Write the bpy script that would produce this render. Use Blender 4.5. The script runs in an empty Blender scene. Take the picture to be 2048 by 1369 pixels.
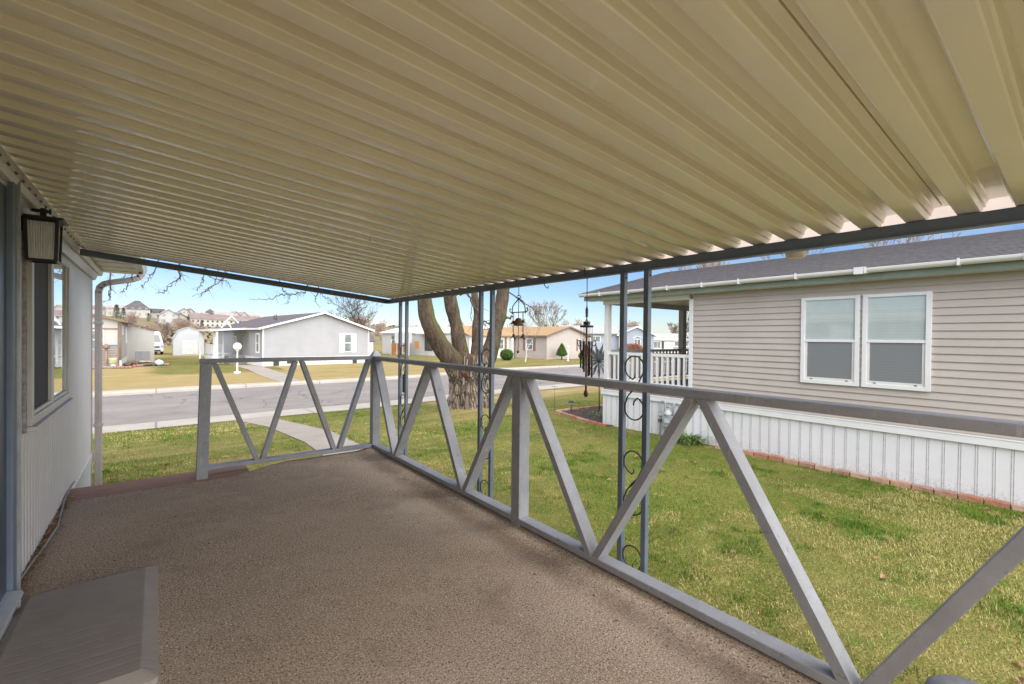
import bpy, math, random
import numpy as np
from mathutils import Vector, Matrix, noise
R = math.radians
scene = bpy.context.scene
col = scene.collection
random.seed(7)

# ------------------------------------------------------------------ helpers
class MB:
    """collects geometry; build() links it as ONE mesh object"""
    def __init__(s, M=None):
        s.v = []; s.f = []; s.mi = []; s.sm = []; s.M = M or Matrix()
    def add(s, vs, fs, mi=0, sm=False):
        n = len(s.v)
        for p in vs: s.v.append(tuple(s.M @ Vector(p)))
        for f in fs: s.f.append(tuple(i + n for i in f)); s.mi.append(mi); s.sm.append(sm)
    def box(s, x0, x1, y0, y1, z0, z1, mi=0):
        s.add([(x0,y0,z0),(x1,y0,z0),(x1,y1,z0),(x0,y1,z0),(x0,y0,z1),(x1,y0,z1),(x1,y1,z1),(x0,y1,z1)],
              [(0,3,2,1),(4,5,6,7),(0,1,5,4),(1,2,6,5),(2,3,7,6),(3,0,4,7)], mi)
    def bar(s, p, q, a, b, da, db, mi=0):
        """bar from p to q; cross-section a along da, b along db (centred)"""
        p = Vector(p); q = Vector(q); da = Vector(da).normalized()*a/2; db = Vector(db).normalized()*b/2
        vs = [p-da-db,p+da-db,p+da+db,p-da+db,q-da-db,q+da-db,q+da+db,q-da+db]
        s.add(vs, [(3,2,1,0),(4,5,6,7),(0,1,5,4),(1,2,6,5),(2,3,7,6),(3,0,4,7)], mi)
    def prism(s, poly, ext, mi=0, sm=False):
        """3D polygon extruded by vector ext"""
        n = len(poly); e = Vector(ext); P = [Vector(p) for p in poly]
        vs = P + [p+e for p in P]
        fs = [tuple(range(n-1,-1,-1)), tuple(range(n,2*n))] + [(i,(i+1)%n,n+(i+1)%n,n+i) for i in range(n)]
        s.add(vs, fs, mi, sm)
    def sheet(s, line, ext, mi=0, sm=False):
        """open polyline extruded by ext (no caps)"""
        n = len(line); e = Vector(ext); P = [Vector(p) for p in line]
        s.add(P + [p+e for p in P], [(i,i+1,n+i+1,n+i) for i in range(n-1)], mi, sm)
    def tube(s, pts, rad, n=6, mi=0, sm=True, cap=True, wob=0.0):
        pts = [Vector(p) for p in pts]
        if not hasattr(rad, '__len__'): rad = [rad]*len(pts)
        t0 = (pts[1]-pts[0]).normalized()
        u = t0.orthogonal().normalized(); vs = []; fs = []
        for i, p in enumerate(pts):
            t = (pts[min(i+1,len(pts)-1)]-pts[max(i-1,0)])
            t = t.normalized() if t.length > 1e-9 else t0
            u = (u - t*u.dot(t)); u = u.normalized() if u.length > 1e-6 else t.orthogonal().normalized()
            w = t.cross(u)
            for k in range(n):
                a = 2*math.pi*k/n; r = rad[i]
                d = u*math.cos(a)+w*math.sin(a)
                if wob: r *= 1+wob*noise.noise((p+d*r)*3.1)+wob*.5*noise.noise((p+d*r)*9.0)
                vs.append(p+d*r)
        for i in range(len(pts)-1):
            for k in range(n):
                a=i*n+k; b=i*n+(k+1)%n
                fs.append((a,b,b+n,a+n))
        if cap:
            fs.append(tuple(range(n-1,-1,-1))); m=(len(pts)-1)*n; fs.append(tuple(range(m,m+n)))
        s.add(vs, fs, mi, sm)
    def lathe(s, prof, c, n=16, mi=0, sm=True):
        vs=[]; fs=[]; c=Vector(c)
        for r,z in prof:
            for k in range(n):
                a=2*math.pi*k/n; vs.append(c+Vector((r*math.cos(a),r*math.sin(a),z)))
        for i in range(len(prof)-1):
            for k in range(n):
                a=i*n+k; b=i*n+(k+1)%n; fs.append((a,b,b+n,a+n))
        fs.append(tuple(range(n-1,-1,-1))); m=(len(prof)-1)*n; fs.append(tuple(range(m,m+n)))
        s.add(vs, fs, mi, sm)
    def ball(s, c, r, n=16, m=10, mi=0, sc=(1,1,1)):
        prof=[]; vs=[]; fs=[]; c=Vector(c)
        for i in range(m+1):
            t=-math.pi/2+math.pi*i/m
            for k in range(n):
                a=2*math.pi*k/n
                vs.append(c+Vector((r*sc[0]*math.cos(t)*math.cos(a),r*sc[1]*math.cos(t)*math.sin(a),r*sc[2]*math.sin(t))))
        for i in range(m):
            for k in range(n):
                a=i*n+k; b=i*n+(k+1)%n; fs.append((a,b,b+n,a+n))
        s.add(vs, fs, mi, True)
    def build(s, name, mat, parent=None, bevel=0.0, seg=2):
        me = bpy.data.meshes.new(name)
        off = wloc(parent) if parent else Vector((0,0,0))
        vs = [(a-off.x,b-off.y,c-off.z) for a,b,c in s.v]
        me.from_pydata(vs, [], s.f)
        mats = mat if isinstance(mat,(list,tuple)) else [mat]
        for m in mats: me.materials.append(m)
        me.polygons.foreach_set('material_index', s.mi)
        me.polygons.foreach_set('use_smooth', s.sm)
        me.update()
        o = bpy.data.objects.new(name, me); col.objects.link(o)
        if parent: o.parent = parent
        if bevel:
            b = o.modifiers.new('edge','BEVEL'); b.width=bevel; b.segments=seg; b.limit_method='ANGLE'; b.angle_limit=R(40)
        return o

def wloc(o):
    l = Vector((0,0,0))
    while o: l += o.location; o = o.parent
    return l
def tag(o, label=None, cat=None, group=None, kind=None):
    if label: o['label']=label
    if cat: o['category']=cat
    if group: o['group']=group
    if kind: o['kind']=kind
    return o
def thing(name, loc, label, cat, group=None):
    o = bpy.data.objects.new(name, None); col.objects.link(o); o.location = loc
    o.empty_display_size=.1
    return tag(o, label, cat, group)
def copy_tree(o, parent=None):
    c = o.copy(); col.objects.link(c); c.parent = parent
    for ch in list(o.children): copy_tree(ch, c)
    return c
def T(x,y,z,a=0): return Matrix.Translation((x,y,z)) @ Matrix.Rotation(a,4,'Z')

# ------------------------------------------------------------------ materials
def mat(name, c1, c2=None, scale=4.0, rough=.6, bump=0.0, bscale=60.0, metal=0.0, spec=.5, stretch=(1,1,1), lo=.35, hi=.65, detail=5, coat=0.0, bstretch=None):
    m = bpy.data.materials.new(name); m.use_nodes=True; nt=m.node_tree; N=nt.nodes; L=nt.links
    b = N['Principled BSDF']; b.inputs['Roughness'].default_value=rough; b.inputs['Metallic'].default_value=metal
    b.inputs['Specular IOR Level'].default_value=spec
    b.inputs['Coat Weight'].default_value=coat
    b.inputs['Base Color'].default_value=(*c1,1)
    tc=N.new('ShaderNodeTexCoord')
    if c2:
        mp=N.new('ShaderNodeMapping'); mp.inputs['Scale'].default_value=stretch; L.new(tc.outputs['Object'],mp.inputs['Vector'])
        n=N.new('ShaderNodeTexNoise'); n.inputs['Scale'].default_value=scale; n.inputs['Detail'].default_value=detail; n.inputs['Roughness'].default_value=.65
        L.new(mp.outputs[0],n.inputs['Vector'])
        r=N.new('ShaderNodeValToRGB'); r.color_ramp.elements[0].position=lo; r.color_ramp.elements[1].position=hi
        r.color_ramp.elements[0].color=(*c1,1); r.color_ramp.elements[1].color=(*c2,1)
        L.new(n.outputs['Fac'],r.inputs[0]); L.new(r.outputs[0],b.inputs['Base Color'])
    if bump:
        mp2=N.new('ShaderNodeMapping'); mp2.inputs['Scale'].default_value=bstretch or (1,1,1); L.new(tc.outputs['Object'],mp2.inputs['Vector'])
        n2=N.new('ShaderNodeTexNoise'); n2.inputs['Scale'].default_value=bscale; n2.inputs['Detail'].default_value=4
        L.new(mp2.outputs[0],n2.inputs['Vector'])
        bp=N.new('ShaderNodeBump'); bp.inputs['Strength'].default_value=bump; bp.inputs['Distance'].default_value=.01
        L.new(n2.outputs['Fac'],bp.inputs['Height']); L.new(bp.outputs[0],b.inputs['Normal'])
    return m
def nodes(m): return m.node_tree.nodes, m.node_tree.links, m.node_tree.nodes['Principled BSDF']
def add_mix(m, fac_out, color, blend='MIX'):
    """mix another colour over the base colour by fac_out"""
    N,L,b=nodes(m)
    mx=N.new('ShaderNodeMix'); mx.data_type='RGBA'; mx.blend_type=blend
    src=b.inputs['Base Color'].links
    if src: L.new(src[0].from_socket, mx.inputs[6])
    else: mx.inputs[6].default_value=b.inputs['Base Color'].default_value
    mx.inputs[7].default_value=(*color,1)
    L.new(fac_out, mx.inputs[0]); L.new(mx.outputs[2], b.inputs['Base Color'])
    return mx
def ramp(m, out, a, b_, va=0., vb=1.):
    N,L,_=nodes(m); r=N.new('ShaderNodeMapRange'); r.clamp=True
    r.inputs[1].default_value=a; r.inputs[2].default_value=b_; r.inputs[3].default_value=va; r.inputs[4].default_value=vb
    L.new(out, r.inputs[0]); return r.outputs[0]
def tex(m, kind, scale, stretch=(1,1,1), coord='Object', detail=4, dist=None):
    N,L,_=nodes(m); tc=N.new('ShaderNodeTexCoord'); mp=N.new('ShaderNodeMapping'); mp.inputs['Scale'].default_value=stretch
    L.new(tc.outputs[coord],mp.inputs[0])
    if kind=='noise':
        n=N.new('ShaderNodeTexNoise'); n.inputs['Detail'].default_value=detail; n.inputs['Roughness'].default_value=.65
        if dist: n.inputs['Distortion'].default_value=dist
    elif kind=='voronoi_edge': n=N.new('ShaderNodeTexVoronoi'); n.feature='DISTANCE_TO_EDGE'
    elif kind=='voronoi': n=N.new('ShaderNodeTexVoronoi')
    elif kind=='wave': n=N.new('ShaderNodeTexWave')
    n.inputs['Scale'].default_value=scale; L.new(mp.outputs[0],n.inputs['Vector'])
    return n
def mul(m,a,b_):
    N,L,_=nodes(m); x=N.new('ShaderNodeMath'); x.operation='MULTIPLY'; L.new(a,x.inputs[0])
    if isinstance(b_,(int,float)): x.inputs[1].default_value=b_
    else: L.new(b_,x.inputs[1])
    return x.outputs[0]
def sepz(m,axis=2):
    N,L,_=nodes(m); tc=N.new('ShaderNodeTexCoord'); s=N.new('ShaderNodeSeparateXYZ'); L.new(tc.outputs['Object'],s.inputs[0]); return s.outputs[axis]

# painted grey timber, chipped and streaked
M_rail = mat('grey_painted_timber',(.275,.275,.293),(.335,.335,.355),6,.55,.12,60,stretch=(1,1,1),bstretch=(3,3,1))
n=tex(M_rail,'noise',11,(3,1.2,3),detail=8); add_mix(M_rail,ramp(M_rail,n.outputs['Fac'],.60,.67,0,.6),(.17,.16,.155)); n=tex(M_rail,'noise',26,(1.5,1.5,.3),detail=6); add_mix(M_rail,ramp(M_rail,n.outputs['Fac'],.60,.68,0,.55),(.46,.455,.45))
M_carpet = mat('speckled_outdoor_carpet',(.40,.292,.205),(.53,.405,.30),1.1,.95,0,spec=.15)
n=tex(M_carpet,'noise',105,detail=3); add_mix(M_carpet,ramp(M_carpet,n.outputs['Fac'],.47,.37,0,.95),(.095,.066,.05))
n=tex(M_carpet,'noise',120,(1,1,1),detail=2); add_mix(M_carpet,ramp(M_carpet,n.outputs['Fac'],.53,.63,0,.85),(.80,.69,.585))
n=tex(M_carpet,'noise',2.2,detail=6); add_mix(M_carpet,ramp(M_carpet,n.outputs['Fac'],.54,.70,0,.45),(.20,.14,.095))
n=tex(M_carpet,'noise',1.3,(1,1,1),detail=7); add_mix(M_carpet,ramp(M_carpet,n.outputs['Fac'],.46,.34,0,.4),(.66,.55,.44))
n=tex(M_carpet,'noise',5.0,(1,.4,1),detail=8); add_mix(M_carpet,ramp(M_carpet,n.outputs['Fac'],.67,.76,0,.45),(.12,.085,.06))
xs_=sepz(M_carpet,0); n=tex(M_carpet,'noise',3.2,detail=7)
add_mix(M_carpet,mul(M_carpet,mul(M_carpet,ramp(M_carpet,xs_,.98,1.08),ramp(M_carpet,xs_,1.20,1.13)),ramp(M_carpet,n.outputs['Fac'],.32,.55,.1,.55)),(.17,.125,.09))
N,L,b=nodes(M_carpet); t=tex(M_carpet,'noise',160,detail=2); bp=N.new('ShaderNodeBump'); bp.inputs['Strength'].default_value=.9; bp.inputs['Distance'].default_value=.006
L.new(t.outputs['Fac'],bp.inputs['Height']); L.new(bp.outputs[0],b.inputs['Normal'])
M_redboard = mat('red_brown_deck_paint',(.34,.20,.145),(.41,.26,.20),9,.85,.3,30,stretch=(.4,3,3),spec=.15)
M_roofpan = mat('beige_enamel_roof_pan',(.745,.69,.505),(.80,.745,.57),1.3,.24,0,spec=.5,coat=.55)
n=tex(M_roofpan,'noise',3.5,(1,9,1),detail=6); add_mix(M_roofpan,ramp(M_roofpan,n.outputs['Fac'],.6,.8,0,.35),(.56,.50,.35))
N,L,b=nodes(M_roofpan); t=tex(M_roofpan,'noise',2.2,(1,1,1),detail=2); bp=N.new('ShaderNodeBump'); bp.inputs['Strength'].default_value=.12; bp.inputs['Distance'].default_value=.02
L.new(t.outputs['Fac'],bp.inputs['Height']); L.new(bp.outputs[0],b.inputs['Normal'])
M_slate = mat('slate_blue_steel_paint',(.115,.145,.19),(.15,.18,.225),8,.42,.1,50)
M_gut = mat('beige_gutter',(.62,.52,.44),(.70,.6,.52),3,.4)
M_dark = mat('dark_iron',(.022,.02,.019),(.05,.042,.036),20,.5,.2,80)
M_black = mat('black_lantern_paint',(.010,.010,.011),(.016,.016,.017),20,.4)
M_rust = mat('rusty_iron',(.10,.05,.028),(.19,.095,.05),25,.75,.4,90)
M_ownwall = mat('pale_grey_ribbed_metal',(.64,.615,.605),(.69,.665,.655),2.5,.45,0)
n=tex(M_ownwall,'noise',2,(1,6,.4),detail=7); add_mix(M_ownwall,ramp(M_ownwall,n.outputs['Fac'],.6,.8,0,.35),(.40,.375,.36))
M_trim = mat('offwhite_trim',(.58,.56,.53),(.65,.63,.60),5,.45)
M_galv = mat('grey_metal_trim',(.30,.315,.32),(.38,.39,.39),12,.38,.1,30,metal=.3)
M_white = mat('white_vinyl',(.66,.66,.66),(.71,.71,.71),3,.4)
M_whitep = mat('white_paint',(.63,.62,.605),(.68,.67,.655),5,.5)
M_bluedoor = mat('slate_blue_door_paint',(.045,.065,.10),(.055,.078,.118),6,.4)
M_blueframe = mat('pale_blue_jamb_paint',(.13,.165,.225),(.16,.195,.26),6,.45)
M_alu = mat('bare_aluminium',(.62,.63,.64),(.7,.7,.71),15,.35,.1,40,metal=.6)
M_screen = mat('dark_insect_screen',(.045,.04,.045),(.06,.052,.055),200,.75)
M_glass = mat('window_glass_dark',(.03,.035,.04),None,rough=.03,spec=.9,coat=1)
M_mirror = mat('reflective_window_glass',(.66,.69,.72),None,rough=.02,metal=1.0)
M_mat = mat('grey_rubber_mat',(.31,.265,.23),(.38,.33,.295),2.2,.72,0,spec=.3)
n=tex(M_mat,'noise',1.6,detail=6); add_mix(M_mat,ramp(M_mat,n.outputs['Fac'],.52,.68,0,.4),(.36,.32,.285))
N,L,b=nodes(M_mat); w=tex(M_mat,'wave',5.2,(.8,1,1)); w.wave_type='BANDS'; w.bands_direction='Y'; w.inputs['Distortion'].default_value=.9; w.inputs['Detail'].default_value=2; w.inputs['Detail Scale'].default_value=7
bp=N.new('ShaderNodeBump'); bp.inputs['Strength'].default_value=.35; bp.inputs['Distance'].default_value=.004
L.new(ramp(M_mat,w.outputs['Fac'],.0,.07),bp.inputs['Height']); L.new(bp.outputs[0],b.inputs['Normal'])
M_tan = mat('tan_vinyl_siding',(.415,.365,.325),(.45,.40,.36),1.5,.5,.12,90,bstretch=(1,.15,3))
M_green = mat('grey_green_fascia',(.185,.225,.18),(.225,.262,.215),4,.55,.1,30)
M_shingle = mat('charcoal_shingles',(.07,.063,.067),(.115,.105,.108),9,.9,.5,60,stretch=(1,1,1))
n=tex(M_shingle,'noise',30,(3,.5,3),detail=6); add_mix(M_shingle,ramp(M_shingle,n.outputs['Fac'],.5,.7,0,.7),(.14,.132,.145))
M_skirt = mat('white_skirting',(.655,.655,.67),(.695,.695,.71),2,.45)
n=tex(M_skirt,'noise',38,detail=7); zz=sepz(M_skirt); add_mix(M_skirt,mul(M_skirt,ramp(M_skirt,n.outputs['Fac'],.50,.62),ramp(M_skirt,zz,.20,.02,0,.7)),(.33,.29,.25))
M_groove = mat('grimy_panel_joint',(.25,.23,.215),(.50,.48,.47),30,.8)
M_brick = mat('red_edging_brick',(.30,.13,.075),(.42,.23,.15),9,.9,.6,45)
M_soil = mat('dark_mulch',(.035,.025,.02),(.10,.07,.05),45,.95,1,70)
M_asphalt = mat('weathered_asphalt',(.19,.165,.15),(.245,.215,.198),.8,.9,.5,60)
v=tex(M_asphalt,'voronoi_edge',1.1,(1,1.6,1)); nn=tex(M_asphalt,'noise',.35,detail=5)
NA,LA,bA=nodes(M_asphalt)
# wobble the crack network
tcA=NA.new('ShaderNodeTexCoord'); wob=NA.new('ShaderNodeTexNoise'); wob.inputs['Scale'].default_value=1.3; wob.inputs['Detail'].default_value=5; LA.new(tcA.outputs['Object'],wob.inputs['Vector'])
mxv=NA.new('ShaderNodeMix'); mxv.data_type='RGBA'; mxv.inputs[0].default_value=.35; LA.new(tcA.outputs['Object'],mxv.inputs[6]); LA.new(wob.outputs['Color'],mxv.inputs[7]); LA.new(mxv.outputs[2],v.inputs['Vector'])
add_mix(M_asphalt,mul(M_asphalt,ramp(M_asphalt,v.outputs['Distance'],.022,.004),ramp(M_asphalt,nn.outputs['Fac'],.42,.56,.15,.8)),(.06,.052,.05))
n=tex(M_asphalt,'noise',120,detail=2); add_mix(M_asphalt,ramp(M_asphalt,n.outputs['Fac'],.58,.75,0,.45),(.40,.36,.35))
n=tex(M_asphalt,'noise',.9,(.15,1.4,1),detail=6); add_mix(M_asphalt,ramp(M_asphalt,n.outputs['Fac'],.55,.75,0,.4),(.15,.13,.125))
M_conc = mat('pale_concrete',(.34,.305,.26),(.40,.365,.315),1.6,.85,.3,50)
n=tex(M_conc,'noise',6,detail=7); add_mix(M_conc,ramp(M_conc,n.outputs['Fac'],.58,.75,0,.5),(.36,.325,.29))
sx=sepz(M_conc,0); NC,LC,bC=nodes(M_conc)
md=NC.new('ShaderNodeMath'); md.operation='PINGPONG'; md.inputs[1].default_value=1.55; LC.new(sx,md.inputs[0])
add_mix(M_conc,ramp(M_conc,md.outputs[0],.03,.012),(.20,.18,.16))
M_pathconc = mat('worn_concrete_path',(.265,.228,.193),(.325,.283,.245),1.2,.9,.4,40)
n=tex(M_pathconc,'noise',4,(1,1,1),detail=7); add_mix(M_pathconc,ramp(M_pathconc,n.outputs['Fac'],.55,.72,0,.55),(.30,.25,.205))

# lawn: 'dry' attribute = straw share
def attr(m,name):
    N,L,_=nodes(m); a=N.new('ShaderNodeAttribute'); a.attribute_name=name; return a
M_lawn = mat('lawn_ground',(.095,.105,.022),(.19,.17,.05),.9,.95,.8,35,spec=.1)
n=tex(M_lawn,'noise',3.0,detail=8); add_mix(M_lawn,ramp(M_lawn,n.outputs['Fac'],.55,.70,0,.8),(.085,.135,.02))
n=tex(M_lawn,'noise',5.5,detail=8); add_mix(M_lawn,ramp(M_lawn,n.outputs['Fac'],.57,.72,0,.8),(.38,.31,.12))
a=attr(M_lawn,'dry'); n=tex(M_lawn,'noise',.8,(.35,1.2,1),detail=8); N,L,b=nodes(M_lawn)
ad=N.new('ShaderNodeMath'); ad.operation='ADD'; L.new(a.outputs['Fac'],ad.inputs[0]); L.new(ramp(M_lawn,n.outputs['Fac'],.3,.7,-.45,.45),ad.inputs[1])
n=tex(M_lawn,'noise',75,detail=4); add_mix(M_lawn,ramp(M_lawn,n.outputs['Fac'],.48,.36,0,.8),(.055,.06,.018)); n=tex(M_lawn,'noise',60,(1,1,1),detail=3); add_mix(M_lawn,ramp(M_lawn,n.outputs['Fac'],.55,.66,0,.7),(.42,.35,.14))
mx=add_mix(M_lawn,ramp(M_lawn,ad.outputs[0],.30,.75),(.30,.225,.10))
n=tex(M_lawn,'noise',1.4,(.5,1.3,1),detail=9); add_mix(M_lawn,mul(M_lawn,ramp(M_lawn,n.outputs['Fac'],.52,.68,0,.75),ramp(M_lawn,a.outputs['Fac'],.5,.8)),(.42,.34,.18))
n=tex(M_lawn,'noise',.7,(.6,1.6,1),detail=9); add_mix(M_lawn,mul(M_lawn,ramp(M_lawn,n.outputs['Fac'],.55,.72,0,.7),ramp(M_lawn,a.outputs['Fac'],.5,.8)),(.27,.235,.075))
n=tex(M_lawn,'noise',22,(1,1,1),detail=6); add_mix(M_lawn,ramp(M_lawn,n.outputs['Fac'],.54,.70,0,.45),(.13,.095,.04))
M_blade = mat('grass_blades',(.2,.2,.05),None,rough=.8,spec=.15)
N,L,b=nodes(M_blade); a=attr(M_blade,'tint'); L.new(a.outputs['Color'],b.inputs['Base Color'])
M_leaf = mat('dead_leaves',(.23,.12,.055),(.36,.23,.12),8,.85)
M_hill = mat('dry_hillside',(.23,.185,.12),(.19,.18,.09),.035,.95,0,spec=.1)
n=tex(M_hill,'noise',.11,detail=8); add_mix(M_hill,ramp(M_hill,n.outputs['Fac'],.5,.66,0,.8),(.19,.125,.09))
M_bark = mat('furrowed_bark',(.055,.036,.025),(.135,.092,.062),5,.95,1.0,9,stretch=(3,3,.5),bstretch=(4,4,.7),detail=8)
N,L,b=nodes(M_bark); [setattr(nd.inputs['Distance'],'default_value',.07) for nd in N if nd.type=='BUMP']
n=tex(M_bark,'noise',1.5,detail=7); geo=N.new('ShaderNodeNewGeometry'); sg=N.new('ShaderNodeSeparateXYZ'); L.new(geo.outputs['True Normal'],sg.inputs[0])
ad=N.new('ShaderNodeMath'); ad.operation='MULTIPLY_ADD'; L.new(sg.outputs[0],ad.inputs[0]); ad.inputs[1].default_value=.45; L.new(n.outputs['Fac'],ad.inputs[2])
zz=sepz(M_bark); hi_=ramp(M_bark,zz,1.0,1.5)
add_mix(M_bark,mul(M_bark,ramp(M_bark,ad.outputs[0],.54,.82,0,.8),hi_),(.115,.135,.018))
n=tex(M_bark,'noise',13,(2.2,2.2,.22),detail=8); add_mix(M_bark,mul(M_bark,ramp(M_bark,n.outputs['Fac'],.50,.58),ramp(M_bark,zz,1.25,.95,0,.9)),(.40,.33,.27))
M_twig = mat('dark_twigs',(.055,.042,.036),(.11,.085,.072),12,.9)
M_twig2 = mat('pale_tan_twigs',(.20,.15,.12),(.30,.235,.195),3,.9)
M_twig3 = mat('reddish_twigs',(.34,.235,.195),(.44,.335,.275),.5,.9)
M_birch = mat('white_birch_bark',(.66,.63,.58),(.5,.46,.41),14,.7)
M_ever = mat('evergreen_foliage',(.035,.075,.012),(.085,.14,.028),7,.8,spec=.2)
M_everd = mat('far_conifer_foliage',(.05,.075,.045),(.085,.115,.07),2,.85)
M_straw = mat('ornamental_straw',(.50,.38,.22),(.62,.50,.32),12,.85)
M_weep = mat('rusty_weeping_twigs',(.25,.10,.06),(.34,.17,.10),6,.9)
M_iris = mat('iris_leaves',(.10,.17,.045),(.20,.27,.08),9,.6)

# ------------------------------------------------------------------ camera, light, sky
def setup():
    F,yaw,pitch,roll = 924.96,R(37.574),R(-.582),R(.578)
    f=Vector((math.sin(yaw)*math.cos(pitch),math.cos(yaw)*math.cos(pitch),math.sin(pitch)))
    r=Vector((math.cos(yaw),-math.sin(yaw),0)); u=r.cross(f)
    r2=r*math.cos(roll)+u*math.sin(roll); u2=-r*math.sin(roll)+u*math.cos(roll)
    cd=bpy.data.cameras.new('camera'); cam=bpy.data.objects.new('camera',cd); col.objects.link(cam)
    m=Matrix((r2,u2,-f)).transposed().to_4x4(); cam.matrix_world=m
    cd.sensor_width=36; cd.lens=36*F/2048; cd.clip_end=4000; cd.clip_start=.02
    scene.camera=cam
    w=bpy.data.worlds.new('World'); scene.world=w; w.use_nodes=True; nt=w.node_tree
    sky=nt.nodes.new('ShaderNodeTexSky'); sky.sky_type='NISHITA'; sky.sun_disc=False
    az,el=R(SAZ),R(SEL)
    sky.sun_elevation=el; sky.sun_rotation=az; sky.air_density=1.0; sky.dust_density=.15; sky.ozone_density=1.6
    hs=nt.nodes.new('ShaderNodeHueSaturation'); hs.inputs['Saturation'].default_value=SKY_SAT
    tc=nt.nodes.new('ShaderNodeTexCoord'); mp=nt.nodes.new('ShaderNodeMapping'); mp.inputs['Scale'].default_value=(1.6,1.6,6.5)
    cn=nt.nodes.new('ShaderNodeTexNoise'); cn.inputs['Scale'].default_value=2.3; cn.inputs['Detail'].default_value=7; cn.inputs['Roughness'].default_value=.55
    cr=nt.nodes.new('ShaderNodeMapRange'); cr.inputs[1].default_value=.50; cr.inputs[2].default_value=.85; cr.inputs[4].default_value=.35
    cm=nt.nodes.new('ShaderNodeMix'); cm.data_type='RGBA'; cm.inputs[7].default_value=(8.5,9.0,9.6,1)
    nt.links.new(tc.outputs['Generated'],mp.inputs[0]); nt.links.new(mp.outputs[0],cn.inputs['Vector']); nt.links.new(cn.outputs['Fac'],cr.inputs[0]); nt.links.new(cr.outputs[0],cm.inputs[0])
    bg=nt.nodes['Background']; bg.inputs['Strength'].default_value=SKY_STR
    tn=nt.nodes.new('ShaderNodeMix'); tn.data_type='RGBA'; tn.blend_type='MULTIPLY'; tn.inputs[0].default_value=1; tn.inputs[7].default_value=(*SKY_TINT,1)
    nt.links.new(sky.outputs[0],tn.inputs[6]); nt.links.new(tn.outputs[2],hs.inputs['Color']); nt.links.new(hs.outputs[0],cm.inputs[6]); nt.links.new(cm.outputs[2],bg.inputs['Color'])
    sd=bpy.data.lights.new('sun','SUN'); so=bpy.data.objects.new('sun',sd); col.objects.link(so)
    sd.energy=SUN; sd.angle=R(SANG); sd.color=(1,.96,.885)
    d=Vector((math.sin(az)*math.cos(el),math.cos(az)*math.cos(el),math.sin(el)))
    so.rotation_euler=d.to_track_quat('Z','Y').to_euler(); so.location=(-8,-12,20)
    vs=scene.view_settings; vs.view_transform='Standard'; vs.look='None'; vs.exposure=EXPO; vs.gamma=1
    c=scene.cycles; c.max_bounces=10; c.diffuse_bounces=6; c.glossy_bounces=4; c.transmission_bounces=6; c.transparent_max_bounces=8
    c.use_denoising=True; c.sample_clamp_indirect=8
    try: c.denoiser='OPENIMAGEDENOISE'
    except Exception: pass
SKY_TINT=(.87,.97,1.2); SKY_SAT=1.05; SKY_STR=.050; SUN=4.3; EXPO=1.27; SAZ=186; SEL=42; SANG=120
setup()

# ------------------------------------------------------------------ the ground, street, hills
def interp(tbl): xs=[a for a,_ in tbl]; ys=[b for _,b in tbl]; return lambda x: float(np.interp(x,xs,ys))
nk=interp([(-150,9.5),(-40,11.0),(-.8,11.85),(2.3,12.05),(4.5,12.1),(9.1,12.75),(12.7,13.0),(19.5,13.5),(40,15),(150,20)])     # near lawn edge
nr=interp([(-150,10.6),(-40,12.1),(-.9,13.02),(2,13.25),(5,13.4),(10.1,14.15),(14,14.35),(21.5,15.2),(40,16.8),(150,22)])       # near road edge
fr=interp([(-150,20),(-40,21.6),(-1.5,22.45),(1.4,22.8),(6,23.1),(10.7,23.4),(18.5,25.9),(26.7,26.2),(43,27),(150,31)])          # far road edge
fk=interp([(-150,20.7),(-40,22.3),(-1.6,23.15),(1.4,23.45),(6,23.75),(11,23.95),(18.6,26.3),(27,26.7),(44,27.6),(150,31.7)])     # far lawn edge
def near_z(x,y):
    t=min(1,max(0,(y-8)/(nk(x)-8))); z=-1.79+(-1.93+1.79)*t
    r2=(x-6.2)**2+(y-9.75)**2
    return z+.15*math.exp(-r2/1.1)+.015*noise.noise((x*.6,y*.6,0))
def far_z(x,y):
    t=min(1,max(0,(y-fk(x))/9)); return -2.2-.2*t+.02*noise.noise((x*.3,y*.3,5))
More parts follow.
